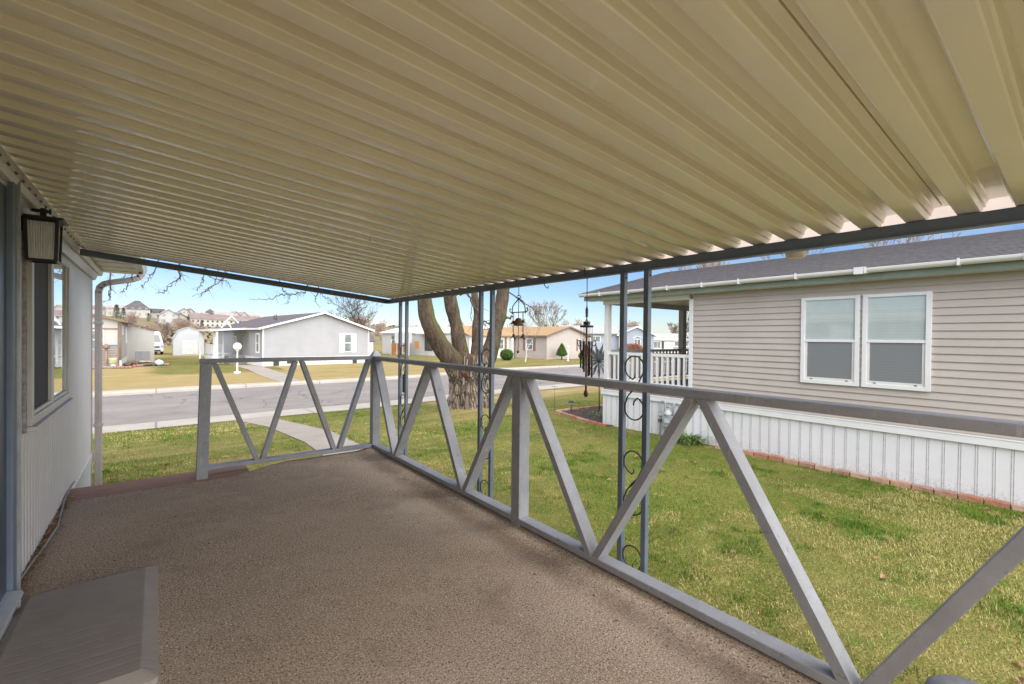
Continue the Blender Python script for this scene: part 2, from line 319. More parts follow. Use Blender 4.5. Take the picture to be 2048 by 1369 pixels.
def build_ground():
    xs=sorted(set([-900,-500,-300,-150,-90,-60,-40,-30]+[round(x,3) for x in np.arange(-24,-4,1.0)]+[round(x,3) for x in np.arange(-4,14,.25)]+[round(x,3) for x in np.arange(14,44,1.0)]+[50,60,80,110,150,300,500,900]))
    near=[-900,-300,-100,-50,-20,-10,-5]+list(np.arange(-3,10.8,.25))
    V=[];dry=[];rows=None
    for x in xs:
        c=[]
        a=nk(x); f=fk(x)
        for y in near: c.append((y,near_z(x,y)))
        for t in (.35,.7,1.0): y=10.75+(a-10.75)*t; c.append((y,near_z(x,y)))
        c.append((a+.03,-2.16)); c.append((f-.03,-2.45))
        for t in (0,.3,.6,1,1.5,2,2.5,3,4,5,6,7,8,9,10,12,14,17,20,25,30,40,55,80,110,300,900): c.append((f+t,far_z(x,f+t)))
        for y,z in c:
            V.append((x,y,z))
            if y<a+.01:
                d=.02
                if x>5.6: d=max(d,min(.85,(y-9.9)/1.6)*min(1,(x-5.6)/1.2))
                d=max(d,.55*math.exp(-((x-6.2)**2+(y-9.6)**2)/2.2))
                if x<2.1: d=max(d,.32)
                d=max(d,.35*math.exp(-((x-3.6)**2+(y-8.5)**2)/5))
            else:
                d=.95
                d=min(d,.95-.85*min(1,max(0,(y-32.5)/3))*min(1,max(0,(9-x)/2))*min(1,max(0,(x+1)/1.5))*(1-.6*min(1,max(0,(y-48)/10))))
                if x>16: d=.42
                if x>7 and x<16 and y>25: d=.72
                if y>75: d=.6
            dry.append(d)
        rows=len(c)
    F=[]
    for i in range(len(xs)-1):
        for j in range(rows-1):
            q=i*rows+j; F.append((q,q+rows,q+rows+1,q+1))
    me=bpy.data.meshes.new('ground'); me.from_pydata(V,[],F); me.materials.append(M_lawn)
    at=me.attributes.new('dry','FLOAT','POINT'); at.data.foreach_set('value',dry)
    me.polygons.foreach_set('use_smooth',[True]*len(F))
    o=bpy.data.objects.new('ground',me); col.objects.link(o); tag(o,'patchy green and straw coloured lawn on both sides of the street','ground',kind='structure')
build_ground()
def strip(name,m,xs,cross,label,cat):
    """cross(x) -> list of (y,z)"""
    b=MB(); V=[]; F=[]; k=None
    for x in xs:
        c=cross(x); k=len(c); V+=[(x,y,z) for y,z in c]
    for i in range(len(xs)-1):
        for j in range(k-1): q=i*k+j; F.append((q,q+k,q+k+1,q+1))
    b.add(V,F,0,False); o=b.build(name,m); tag(o,label,cat,kind='structure'); return o
RX=[-150,-80,-40,-20,-10]+[float(x) for x in np.arange(-5,46,1.0)]+[60,100,150]
strip('road',M_asphalt,RX,lambda x:[(nr(x)-.02,-2.035),(nr(x)+.25*(fr(x)-nr(x)),-2.085),(nr(x)+.5*(fr(x)-nr(x)),-2.13),(nr(x)+.75*(fr(x)-nr(x)),-2.21),(fr(x)+.03,-2.31)],'cracked grey asphalt street crossing in front of the porch','road')
strip('kerb',M_conc,RX,lambda x:[(nk(x)-.02,-2.1),(nk(x)-.02,-1.918),(nk(x)+.5*(nr(x)-nk(x)),-1.925),(nr(x)-.25,-1.94),(nr(x)-.05,-2.0),(nr(x)+.02,-2.05)],'pale concrete kerb along the near side of the street','kerb')
strip('kerb',M_conc,RX,lambda x:[(fr(x)-.01,-2.36),(fr(x)+.01,-2.22),(fr(x)+.07,-2.185),(fk(x)+.02,-2.18),(fk(x)+.02,-2.4)],'pale concrete kerb along the far side of the street','kerb')
def walk(name,Lp,Rp,zf,label):
    b=MB(); n=len(Lp); V=[]; F=[]
    for l,r in zip(Lp,Rp):
        for t in (0,.33,.67,1): x=l[0]+(r[0]-l[0])*t; y=l[1]+(r[1]-l[1])*t; V.append((x,y,zf(x,y)))
    for i in range(n-1):
        for k in range(3): q=i*4+k; F.append((q,q+1,q+5,q+4))
    b.add(V,F); e=[]
    # side skirts so that the slab has an edge
    for side in (0,3):
        for i in range(n-1):
            p=V[i*4+side]; q=V[(i+1)*4+side]
            b.add([p,q,(q[0],q[1],q[2]-.12),(p[0],p[1],p[2]-.12)],[(0,1,2,3)])
    o=b.build(name,M_pathconc); tag(o,label,'path',kind='structure')
walk('path',[(1.36,11.9),(1.5,11.55),(1.8,10.5),(1.97,8.2),(1.95,5.3)],[(2.2,12.1),(2.19,11.35),(2.38,10.45),(2.62,8.9),(2.75,5.3)],lambda x,y:(near_z(x,y)+.02),'short worn concrete path from the porch to the near kerb')
walk('path',[(4.62,23.6),(4.62,26),(4.75,30.5),(5.0,36.3),(4.7,41.5)],[(5.5,23.8),(5.7,26),(6.1,30),(6.3,33),(6.25,41.5)],lambda x,y:(far_z(x,y)+.02),'pale concrete path leading up to the grey gabled house')

def hill_h(x,y):
    H=float(np.interp(x,[-400,-120,-33,-9,14,46,100,160,245,400,700],[12,12.5,13,13.5,12.3,9.8,9.2,8.5,6.0,4,3]))
    s=float(np.interp(y,[105,150,200,250,300,330,380,430,600,900],[0,.10,.2,.33,.50,.72,.92,1,.9,.7]))
    return -2.7+(H+2.7)*s+ (1.2*noise.noise((x*.012,y*.012,0))+.5*noise.noise((x*.05,y*.05,3)))*s
def build_hill():
    xs=[-500,-350,-250,-180]+list(range(-120,300,8))+[330,380,450,600,800]; ys=list(range(100,460,9))+[520,620,760,950]
    V=[(x,y,hill_h(x,y)) for x in xs for y in ys]; n=len(ys)
    F=[(i*n+j,(i+1)*n+j,(i+1)*n+j+1,i*n+j+1) for i in range(len(xs)-1) for j in range(n-1)]
    b=MB(); b.add(V,F,0,True); tag(b.build('hill',M_hill),'dry brown hillside rising behind the houses','hill',kind='structure')
build_hill()

# ------------------------------------------------------------------ grass blades and fallen leaves
def vnoise(x,y,s,seed):
    rs=np.random.RandomState(seed); G=rs.rand(128,128)
    xf=x*s+37.3; yf=y*s+11.7; xi=np.floor(xf).astype(int); yi=np.floor(yf).astype(int); fx=xf-xi; fy=yf-yi
    fx=fx*fx*(3-2*fx); fy=fy*fy*(3-2*fy); g=lambda a,b: G[a%128,b%128]
    return (g(xi,yi)*(1-fx)+g(xi+1,yi)*fx)*(1-fy)+(g(xi,yi+1)*(1-fx)+g(xi+1,yi+1)*fx)*fy
def in_path(x,y):
    l=np.interp(y,[5.3,8.2,10.5,11.55,11.9],[1.95,1.97,1.8,1.5,1.36]); r=np.interp(y,[5.3,8.9,10.45,11.35,12.1],[2.75,2.62,2.38,2.19,2.2])
    return (x>l-.02)&(x<r+.02)&(y>5.2)
def build_grass():
    rs=np.random.RandomState(3); X=[];Y=[]
    for x0,x1,y0,y1,dn in [(2.2,7.42,-.4,2.5,10500),(2.2,7.42,2.5,5.3,8200),(-2.2,9.5,5.3,8.5,2800),(-2.5,11,8.5,12.9,1300)]:
        n=int((x1-x0)*(y1-y0)*dn); X.append(rs.uniform(x0,x1,n)); Y.append(rs.uniform(y0,y1,n))
    x=np.concatenate(X); y=np.concatenate(Y)
    nkx=np.interp(x,[-2.5,2.3,4.5,9.1,12.7],[11.8,12.05,12.1,12.75,13.0])
    keep=(y<nkx+.03)&~in_path(x,y)&~((x<.85)&(y<5.6))&~((x<-.5)&(y<7.2))&~((x>7.35)&(y<6.6))
    bed=(x>7.3)&(y<8.05)&(y>6.0); keep&=~bed
    keep&=((x-6.2)**2+(y-9.75)**2)>.28
    # thin bare spots
    bare=vnoise(x,y,2.6,5)*.6+vnoise(x,y,7,6)*.4; keep&=(bare>.17)|(rs.rand(len(x))<.25)
    x=x[keep];y=y[keep];n=len(x)
    t=np.clip((y-8)/4,0,1); z=-1.79-.14*t+.15*np.exp(-((x-6.2)**2+(y-9.75)**2)/1.1)-.012
    big=vnoise(x,y,.45,1); mid=vnoise(x,y,1.6,2); fine=(.6*vnoise(x,y,4.5,3)+.4*vnoise(x,y,10,4))
    g=.22*big+.28*mid+.5*fine            # green share
    dry=np.where(x>5.8,np.clip((y-9.9)/1.4,0,1),0)*.5
    g=np.clip((g-.33-dry-np.where((x<2.1)&(y>5.3),.05,0)-.14*np.exp(-((x-5.9)**2+(y-.2)**2)/3))*4.6+.12,0,1)
    tuft=np.clip((.6*vnoise(x,y,3.3,9)+.4*vnoise(x,y,8.5,10)-.60)*5,0,1)*.8
    L=rs.uniform(.020,.048,n)*(1+.7*tuft*g); far=np.clip((y-4)/6,0,1); W=.0024+.0030*far+rs.rand(n)*.0015
    ang=rs.uniform(0,2*np.pi,n); tilt=rs.uniform(.35,1.25,n)-.3*tuft
    dx=np.cos(ang)*np.sin(tilt)*L; dy=np.sin(ang)*np.sin(tilt)*L; dz=np.cos(tilt)*L
    px=-np.sin(ang)*W; py=np.cos(ang)*W
    V=np.empty((n,3,3),np.float32)
    V[:,0]=np.stack([x-px,y-py,z],1); V[:,1]=np.stack([x+px,y+py,z],1); V[:,2]=np.stack([x+dx,y+dy,z+dz],1)
    me=bpy.data.meshes.new('grass'); me.vertices.add(n*3); me.vertices.foreach_set('co',V.ravel())
    me.loops.add(n*3); me.loops.foreach_set('vertex_index',np.arange(n*3,dtype=np.int32))
    me.polygons.add(n); me.polygons.foreach_set('loop_start',np.arange(0,n*3,3,dtype=np.int32)); me.polygons.foreach_set('loop_total',np.full(n,3,np.int32))
    isg=rs.rand(n)<np.clip(g*1.15+.10,0,1)
    j=rs.rand(n,1)
    green=np.array([.075,.165,.014])*(1-j)+np.array([.19,.275,.032])*j
    dk=np.array([.045,.125,.02]); green=green*(1-.65*tuft[:,None])+dk*.65*tuft[:,None]
    straw=np.array([.31,.26,.075])*(1-j)+np.array([.56,.50,.215])*j
    brown=np.array([.17,.11,.05]); br=(rs.rand(n)<.04+.35*np.clip((vnoise(x,y,2.1,12)-.72)*6,0,1))[:,None]
    c=np.where(isg[:,None],green,straw); c=np.where(br,brown,c)
    rgba=np.ones((n,3,4),np.float32); rgba[:,:,:3]=c[:,None,:]
    me.update(); a=me.color_attributes.new('tint','FLOAT_COLOR','POINT'); a.data.foreach_set('color',rgba.ravel())
    me.materials.append(M_blade)
    o=bpy.data.objects.new('grass',me); col.objects.link(o); tag(o,'short patchy green and straw lawn grass blades','grass',kind='stuff')
build_grass()
def build_leaves():
    rs=random.Random(5); b=MB()
    for i in range(150):
        x,y=rs.uniform(2.4,7.2),rs.uniform(-.3,9)
        if i%4==0: x,y=rs.uniform(-.4,1.8),rs.uniform(5.7,8)
        s=rs.uniform(.018,.05); a=rs.uniform(0,6.28); z=near_z(x,y)+.02+rs.uniform(0,.015)
        M=T(x,y,z,a)@Matrix.Rotation(rs.uniform(-.5,.5),4,'X')
        h=rs.uniform(.2,.6)*s
        b.M=M; b.add([(-s,0,0),(0,-.45*s,h),(s,0,0),(0,.45*s,h*.8),(0,0,-h*.2)],[(0,1,4),(1,2,4),(2,3,4),(3,0,4)])
    tag(b.build('fallen_leaves',M_leaf),'scattered brown dead leaves lying in the grass','leaves',kind='stuff')
build_leaves()

# ------------------------------------------------------------------ porch: deck, railing, cover
DZ=-1.316
deck=thing('porch_deck',(.7,2.0,DZ),'low porch deck covered in speckled brown outdoor carpet','deck')
def build_deck():
    b=MB(); nx=26
    prof=[(-.60,DZ-.02)]+[(-.572,DZ)]+[(-.572+2.30*i/14,DZ) for i in range(1,15)]
    prof+=[(1.80,DZ+.003),(1.85,DZ+.010),(1.90,DZ+.020),(1.945,DZ+.028),(1.99,DZ+.031),(2.03,DZ+.026),(2.055,DZ+.008),(2.065,DZ-.03),(2.068,DZ-.12)]
    ys=[-1.5,-1.2,-.9]+list(np.arange(-.5,4.6,.12))+[4.68,4.75,4.81,4.86,4.90,4.93,4.95,4.96,4.96]
    def lift(y,i,n):
        k=len(ys)-i
        if k==1: return -.14
        if k==2: return -.02
        return .018*max(0,min(1,(y-4.71)/.17))
    V=[];F=[];n=len(prof)
    yy=list(ys)
    # the right part of the deck reaches a little further, up to the corner post
    for i,y in enumerate(yy):
        for x,z in prof:
            ext=.26*min(1,max(0,(x-.55)/.5)) if y>4.6 else 0
            e=ext*min(1,max(0,(y-4.6)/.4))
            w=.0025*noise.noise((x*2.2,y*2.2,0))
            V.append((x,y+e,z+lift(y,i,len(yy))*(1 if i>=len(yy)-2 else .1+.9*min(1,max(0,(x-.5)/.4)))+w))
    for i in range(len(yy)-1):
        for j in range(n-1): q=i*n+j; F.append((q,q+1,q+n+1,q+n))
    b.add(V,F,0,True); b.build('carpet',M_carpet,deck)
    f=MB(); f.box(2.03,2.062,-1.5,5.19,-1.62,DZ-.10); f.box(.73,2.03,5.12,5.16,-1.62,DZ-.17); f.build('fascia_board',M_redboard,deck)
    s=MB(); s.box(-.60,.72,4.965,5.16,DZ-.05,DZ-.004); s.box(-.60,.72,5.165,5.37,DZ-.05,DZ-.006); s.box(-.60,.72,5.33,5.365,-1.75,DZ-.05)
    s.build('edge_board',M_redboard,deck,bevel=.004)
    g=MB()
    for x in (-.3,.8,1.9):
        for y in (-1.2,1.5,4.2): g=MB(); g.box(x,x+.09,y,y+.09,-1.85,-1.38); g.build('deck_footing',M_redboard,deck)
build_deck()

rail=thing('porch_railing',(1.95,5.12,DZ),'grey painted timber porch railing with zigzag braces','railing')
TZ,BZ=-.233,-1.232
def build_rail():
    def post(x,y,z1,lean=0):
        b=MB(); s=.089
        vs=[]
        for z,dx in ((DZ-.02,-lean),(z1,0)):
            vs+=[(x+dx,y,z),(x+s+dx,y,z),(x+s+dx,y+s,z),(x+dx,y+s,z)]
        b.add(vs,[(3,2,1,0),(4,5,6,7),(0,1,5,4),(1,2,6,5),(2,3,7,6),(3,0,4,7)])
        return b.build('post',M_rail,rail,bevel=.004)
    post(.318,5.035,TZ-.037,.030); post(1.9535,5.1235,TZ-.037); post(1.9535,2.445,TZ-.037); post(1.9535,-.135,TZ-.037); post(1.9535,-1.5,TZ-.037)
    cap=MB(); cx,cy=1.998,5.168; cap.box(cx-.05,cx+.05,cy-.05,cy+.05,TZ,TZ+.012); 
    cap.add([(cx-.048,cy-.048,TZ+.012),(cx+.048,cy-.048,TZ+.012),(cx+.048,cy+.048,TZ+.012),(cx-.048,cy+.048,TZ+.012),(cx-.02,cy-.02,TZ+.062),(cx+.02,cy-.02,TZ+.062),(cx+.02,cy+.02,TZ+.062),(cx-.02,cy+.02,TZ+.062)],[(4,5,6,7),(0,1,5,4),(1,2,6,5),(2,3,7,6),(3,0,4,7)])
    cap.build('post_cap',M_white,rail,bevel=.003)
    def rl(name,x0,x1,y0,y1,zt):
        b=MB(); b.box(x0,x1,y0,y1,zt-.0385,zt); b.build(name,M_rail,rail,bevel=.005)
    rl('top_rail',.318,1.948,5.12,5.21,TZ+.003); rl('top_rail',1.95,2.041,-1.5,5.213,TZ)
    rl('bottom_rail',.372,1.95,5.122,5.208,BZ)
    rl('bottom_rail',1.952,2.039,2.536,5.12,BZ); rl('bottom_rail',1.952,2.039,-.044,2.443,BZ); rl('bottom_rail',1.952,2.039,-1.41,-.137,BZ)
    zt,zb=TZ-.0385-.001,BZ+.001
    def brace(p,q,axis):
        """parallel-sided board cut level at both ends; p top (pos), q bottom (pos) are edge-to-edge centres"""
        b=MB(); w=.043
        d=q-p; h=zt-zb; k=w*math.sqrt(d*d+h*h)/h/2
        if axis=='y': poly=[(1.954,p-k,zt),(1.954,p+k,zt),(1.954,q+k,zb),(1.954,q-k,zb)]; ext=(.083,0,0)
        else: poly=[(p-k,5.124,zt),(p+k,5.124,zt),(q+k,5.124,zb),(q-k,5.124,zb)]; ext=(0,.08,0)
        b.prism(poly,ext)
        for (a,z) in ((p,zt-.022),(q,zb+.022)):
            for o_ in (-.009,.010):
                if axis=='y': b.box(1.9522,1.9541,a+o_-.003,a+o_+.003,z-.003+o_*.5,z+.003+o_*.5,1)
                else: b.box(a+o_-.003,a+o_+.003,5.1222,5.1241,z-.003+o_*.5,z+.003+o_*.5,1)
        b.build('brace',[M_rail,M_galv],rail,bevel=.004)
    g=.028
    for tops,bots in (((5.095,3.805,2.565),(4.55,3.19)),((2.415,1.163,-.02),(1.786,.54))):
        t0,t1,t2=tops; b0,b1=bots
        brace(t0-.0,b0+g,'y'); brace(t1+g,b0-g,'y'); brace(t1-g,b1+g,'y'); brace(t2,b1-g,'y')
    brace(.435,.79,'x'); brace(1.14,.845,'x'); brace(1.205,1.535,'x'); brace(1.915,1.595,'x')
build_rail()

cover=thing('patio_cover',(2.17,2.0,.38),'beige corrugated metal porch roof on slate blue posts','porch roof')
SL=-.0993
def rz(x): return .432+SL*(x-2.15)
PITCH=.1365
def build_cover():
    # rib profile across Y, pan (low) resting on the beam, channel (high) between
    h0=[(.0,0),(.012,.0003),(.0245,.0008),(.0285,.003),(.0330,.0225),(.0385,.0245),(.0435,.0450),(.0470,.048)]
    pA=[(-a,z) for a,z in h0[:0:-1]]+h0+[(.0600,.048)]; pB=pA[:-1]+[(.0660,.048),(.0668,.057),(.0697,.057),(.0705,.048)]
    pC=lambda k: pB if k%2 else pA
    y0=.235-.06825
    line=[]
    k0=-12; k1=37
    for k in range(k0,k1):
        for a,z in pC(k):
            y=y0+k*PITCH+a
            if -.7<y<5.17: line.append((y,z))
    b=MB(); xs=[-.47,.2,.9,1.6,2.197]
    V=[];F=[];n=len(line)
    for x in xs:
        for y,z in line: V.append((x,y,rz(x)+z+.0012*noise.noise((x*2,y*5,1))))
    for i in range(len(xs)-1):
        for j in range(n-1): q=i*n+j; F.append((q,q+n,q+n+1,q+1))
    b.add(V,F,0,False); o=b.build('roof_panel',M_roofpan,cover)
    sm=o.modifiers.new('gauge','SOLIDIFY'); sm.thickness=.0012; sm.offset=1
    # outer sheeting on top keeps the daylight out of the seams
    t=MB(); t.prism([(-.47,-.7,rz(-.47)+.059),(2.197,-.7,rz(2.197)+.059),(2.197,-.7,rz(2.197)+.064),(-.47,-.7,rz(-.47)+.064)],(0,5.88,0)); t.build('top_sheet',M_roofpan,cover)
    m=MB(); m.box(2.15,2.192,-.7,5.24,.381,.4285); m.box(2.142,2.150,-.7,5.24,.381,.386); m.build('side_beam',M_slate,cover,bevel=.002)
    f=MB(); f.prism([(-.50,5.2,rz(-.5)-.052),(2.149,5.2,rz(2.149)-.052),(2.149,5.2,rz(2.149)-.004),(-.50,5.2,rz(-.5)-.004)],(0,.04,0))
    f.prism([(-.50,5.17,rz(-.5)-.010),(2.149,5.17,rz(2.149)-.010),(2.149,5.17,rz(2.149)-.003),(-.50,5.17,rz(-.5)-.003)],(0,.03,0))
    f.build('front_beam',M_slate,cover,bevel=.002)
    g=MB(); g.box(2.20,2.36,-.7,5.24,.426,.430); g.box(2.36,2.364,-.7,5.24,.426,.53)
    g.build('gutter',M_gut,cover)
    oL=MB(); oL.lathe([(.045,.427),(.043,.395),(.040,.380),(.033,.372)],(2.29,.88,0),18); oL.build('gutter_outlet',M_gut,cover)
    # wall flashing with pairs of dark screws
    w=MB(); w.prism([(-.512,-.7,rz(-.5)+.010),(-.455,-.7,rz(-.455)-.004),(-.455,-.7,rz(-.455)-.001),(-.512,-.7,rz(-.5)+.014)],(0,5.87,0),0)
    w.box(-.515,-.5125,-.7,5.17,rz(-.5)+.01,rz(-.5)+.05,0)
    for k in range(k0,k1):
        for dy in (.015,.040):
            y=y0+k*PITCH+dy
            if y<5.12: w.lathe([(.0045,-.004),(.0045,0)],(-.485,y,rz(-.485)+.001),8,1)
    w.build('wall_flashing',[M_roofpan,M_dark],cover)
    # posts: two square tubes with wrought scrolls between
    def spiral(c,r0,r1,a0,a1,n=18):
        return [(2.167,c[0]+(r0+(r1-r0)*i/n)*math.cos(a0+(a1-a0)*i/n),c[1]+(r0+(r1-r0)*i/n)*math.sin(a0+(a1-a0)*i/n)) for i in range(n+1)]
    for yf in (4.885,3.264,1.765):
        ya,yb=yf,yf-.165
        q=MB()
        for y in (ya,yb):
            q.box(2.151,2.183,y-.032,y,-1.82,.39)
        o=q.build('post',M_slate,cover,bevel=.0025)
        for y in (ya,yb):
            pass
        cy=(ya+yb-.032)/2
        sc=MB()
        for z0 in (-.10,-.645,-1.19):
            r=.066
            top=spiral((cy,z0-r),.022,r,R(-60),R(-60-360+0),20)
            # big hook from inner curl over the top and down the near side
            pts=[(2.167,cy-.0+.028,z0-.155),(2.167,cy-.012,z0-.168)]
            arc=[(2.167,cy+.0+r*math.cos(a),z0-r+r*math.sin(a)) for a in np.linspace(R(-70),R(215),18)]
            pts=[(2.167,cy-.005,z0-.100),(2.167,cy-.004,z0-.122),(2.167,cy+.012,z0-.134)]+arc
            end=arc[-1]
            low=[(2.167,cy+.0+r*math.cos(a),z0-.30+r*math.sin(a)) for a in np.linspace(R(35),R(-250),18)]
            pts+= [(2.167,cy-.03,z0-.15),(2.167,cy+.005,z0-.19),(2.167,cy+.045,z0-.235)]+low+[(2.167,cy+.0,z0-.262),(2.167,cy+.004,z0-.282)]
            sc.tube(pts,[.0042]*len(pts),6)
            sc.tube([(2.167,cy-.022,z0-.158),(2.167,cy+.002,z0-.187),(2.167,cy+.03,z0-.218)],[.004,.0085,.004],5)
        sc.build('scroll',M_dark,o)
        for y in (ya,yb): 
            scw=MB(); scw.M=Matrix.Translation((2.167,y-.0335,.352))@Matrix.Rotation(R(90),4,'X'); scw.lathe([(.006,-.002),(.006,.0015)],(0,0,0),8); scw.build('bolt',M_dark,o)
build_cover()

mt=MB()
def build_mat():
    # thick anti-fatigue mat with wide bevelled border
    c=[(-.53,2.02),(.008,2.20),(.008,3.255),(-.50,3.165)]
    x0,x1,y0,y1=-.53,.01,2.17,3.25
    def ring(ins,z,r):
        pts=[]; k=5
        q=[(x0+ins,y0+ins),(x1-ins,y0+ins),(x1-ins,y1-ins),(x0+ins,y1-ins)]
        for i,(cx,cy) in enumerate(q):
            sx=1 if i in(0,3) else -1; sy=1 if i in(0,1) else -1
            a0=[180,270,0,90][i]
            for j in range(k+1):
                a=R(a0+90*j/k); pts.append((cx+sx*r+r*math.cos(a),cy+sy*r+r*math.sin(a),z))
        # skew: the far edge runs slightly away from the wall
        return [(x,y+.085*(x-x1)*((y-y0)/(y1-y0)),zz) for x,y,zz in pts]
    rings=[ring(0,DZ+.002,.02),ring(.002,DZ+.022,.02),ring(.052,DZ+.047,.018),ring(.058,DZ+.048,.016)]
    n=len(rings[0]); V=sum(rings,[]); F=[]
    for i in range(len(rings)-1):
        for j in range(n): F.append((i*n+j,i*n+(j+1)%n,(i+1)*n+(j+1)%n,(i+1)*n+j))
    F.append(tuple(range(3*n,4*n)))
    mt.add(V,F,0,False)
    tag(mt.build('door_mat',M_mat),'thick grey rubber mat with sloping edges lying on the porch','mat')
build_mat()

# ------------------------------------------------------------------ own house wall (left)
home=thing('mobile_home',(-.6,2,-1.8),'pale grey ribbed metal house wall beside the porch','house')
def build_home():
    b=MB(); XW=-.572
    line=[]; y=-4.0; i=0
    while y<7.05:
        line+= [(XW,y,-1.345),(XW,y+.030,-1.345),(XW-.006,y+.038,-1.345),(XW-.006,y+.060,-1.345),(XW-.001,y+.068,-1.345)]; y+=.0762
    line=[p for p in line if p[1]<7.05]+[(XW,7.05,-1.345)]
    b.sheet(line,(0,0,2.0)); b.sheet([(XW,7.05,-1.345),(-4.5,7.05,-1.345)],(0,0,2.2)); b.build('wall',M_ownwall,home)
    s=MB(); s.box(XW+.004,XW+.012,-4,7.052,-1.44,-1.346); s.build('base_trim',M_trim,home)
    k=MB(); k.box(-4.5,XW-.002,-4,7.04,-1.85,-1.38); k.build('skirting',M_whitep,home)
    # stacked eave trims
    t=MB(); t.prism([(XW,-4,.60),(XW+.022,-4,.60),(XW+.046,-4,.655),(XW+.046,-4,.672),(XW,-4,.672)],(0,11.06,0)); t.build('eave_trim',M_galv,home)
    t=MB(); t.prism([(XW,-4,.673),(XW+.060,-4,.673),(XW+.072,-4,.70),(XW+.072,-4,.722),(XW,-4,.722)],(0,11.3,0)); t.build('cornice',M_trim,home)
    # roof edge over the corner: soffit, fascia and gutter
    r=MB(); r.box(-4.6,-.19,5.26,7.45,.735,.745); 
    for y in (5.55,5.95,6.35,6.75,7.15): r.box(-4.6,-.19,y,y+.012,.730,.735)
    r.build('soffit',M_trim,home)
    r=MB(); r.box(-4.6,-.50,-4,7.45,.75,.80); r.box(-.50,-.19,5.26,7.45,.75,.80); r.build('roof',M_galv,home)
    g=MB(); g.prism([(-.188,5.27,.715),(-.12,5.27,.715),(-.09,5.27,.80),(-.188,5.27,.80)],(0,2.2,0)); g.build('gutter',M_trim,home)
    d=MB()
    p=[(-.135,6.96,.73),(-.135,6.96,.70),(-.16,6.96,.655),(-.22,6.96,.625),(-.42,6.96,.575),(-.47,6.96,.555),(-.505,6.96,.515),(-.515,6.96,.46),(-.515,6.96,-1.80)]
    for i in range(len(p)-1):
        a=Vector(p[i]); c=Vector(p[i+1]); dv=(c-a).normalized(); e=Vector((0,1,0)); o=dv.cross(e)
        d.bar(a-dv*.006,c+dv*.006,.072,.058,e,o)
    for z in (.10,-1.05): d.box(-.556,-.474,6.915,7.005,z,z+.03)
    # shallow flutes on the face
    for yy in (6.935,6.952,6.969,6.986): d.box(-.4865,-.4835,yy-.003,yy+.003,-1.8,.44)
    for xx in (-.535,-.52,-.505): d.box(xx-.0025,xx+.0025,6.921,6.9245,-1.8,.44)
    d.build('downspout',mat('taupe_downspout_paint',(.40,.365,.355),(.46,.42,.41),8,.4),home,bevel=.004)
    # door, casing and threshold at the left edge of view
    XF=-.51
    c=MB(); c.box(XW+.001,XF,3.015,3.085,-1.30,.80); c.box(XW+.001,XF,1.9,3.0149,.735,.80); cz=c.build('door_casing',M_blueframe,home,bevel=.006)
    c=MB(); c.box(XF-.02,XF+.012,3.0855,3.094,-1.30,.815); c.box(XF-.055,XF+.02,1.9,3.10,.803,.825); c.box(XF-.055,XF+.008,1.9,3.10,.8255,.85); c.build('drip_cap',M_galv,home,bevel=.003)
    dd=MB(); dd.box(XW-.03,XF-.02,2.86,3.012,-1.2,.733); dd.box(XW-.03,XF-.032,1.95,2.858,-1.2,.733); do=dd.build('door',M_bluedoor,home,bevel=.005)
    th=MB(); th.prism([(XW,1.9,-1.155),(XF+.03,1.9,-1.17),(XF+.035,1.9,-1.185),(XF+.012,1.9,-1.20),(XW,1.9,-1.20)],(0,1.105,0)); th.box(XW,XF,1.9,3.0,-1.31,-1.2005); th.build('threshold',M_alu,home)
    # slider window
    y0,y1,z0,z1=3.64,5.05,-.52,.56; X=XW
    fr_=MB()
    fr_.box(X,X+.03,y0,y0+.05,z0,z1); fr_.box(X,X+.03,y1-.05,y1,z0,z1); fr_.box(X,X+.03,y0+.05,y1-.05,z1-.05,z1); fr_.box(X,X+.03,y0+.05,y1-.05,z0,z0+.05)
    fr_.box(X,X+.05,y0-.02,y1+.02,z0-.025,z0-.001); fr_.box(X,X+.022,y0+.05,y1-.05,z0+.051,z0+.075)
    fr_.box(X,X+.026,4.27,4.35,z0+.051,z1-.051); fr_.box(X,X+.018,4.351,4.42,z0+.076,z1-.051); fr_.box(X,X+.018,4.955,4.999,z0+.076,z1-.051)
    wo=fr_.build('window',M_trim,home,bevel=.003)
    p=MB(); p.box(X-.004,X+.010,4.42,4.955,z0+.06,z1-.051); p.build('pane',M_mirror,wo)
    p=MB(); p.box(X-.004,X+.008,y0+.05,4.27,z0+.06,z1-.051); p.build('insect_screen',M_screen,wo)
    p=MB(); p.box(X-.002,X+.012,y0-.045,y0-.021,z0-.03,z1+.03); p.build('side_gap',M_groove,wo)
build_home()
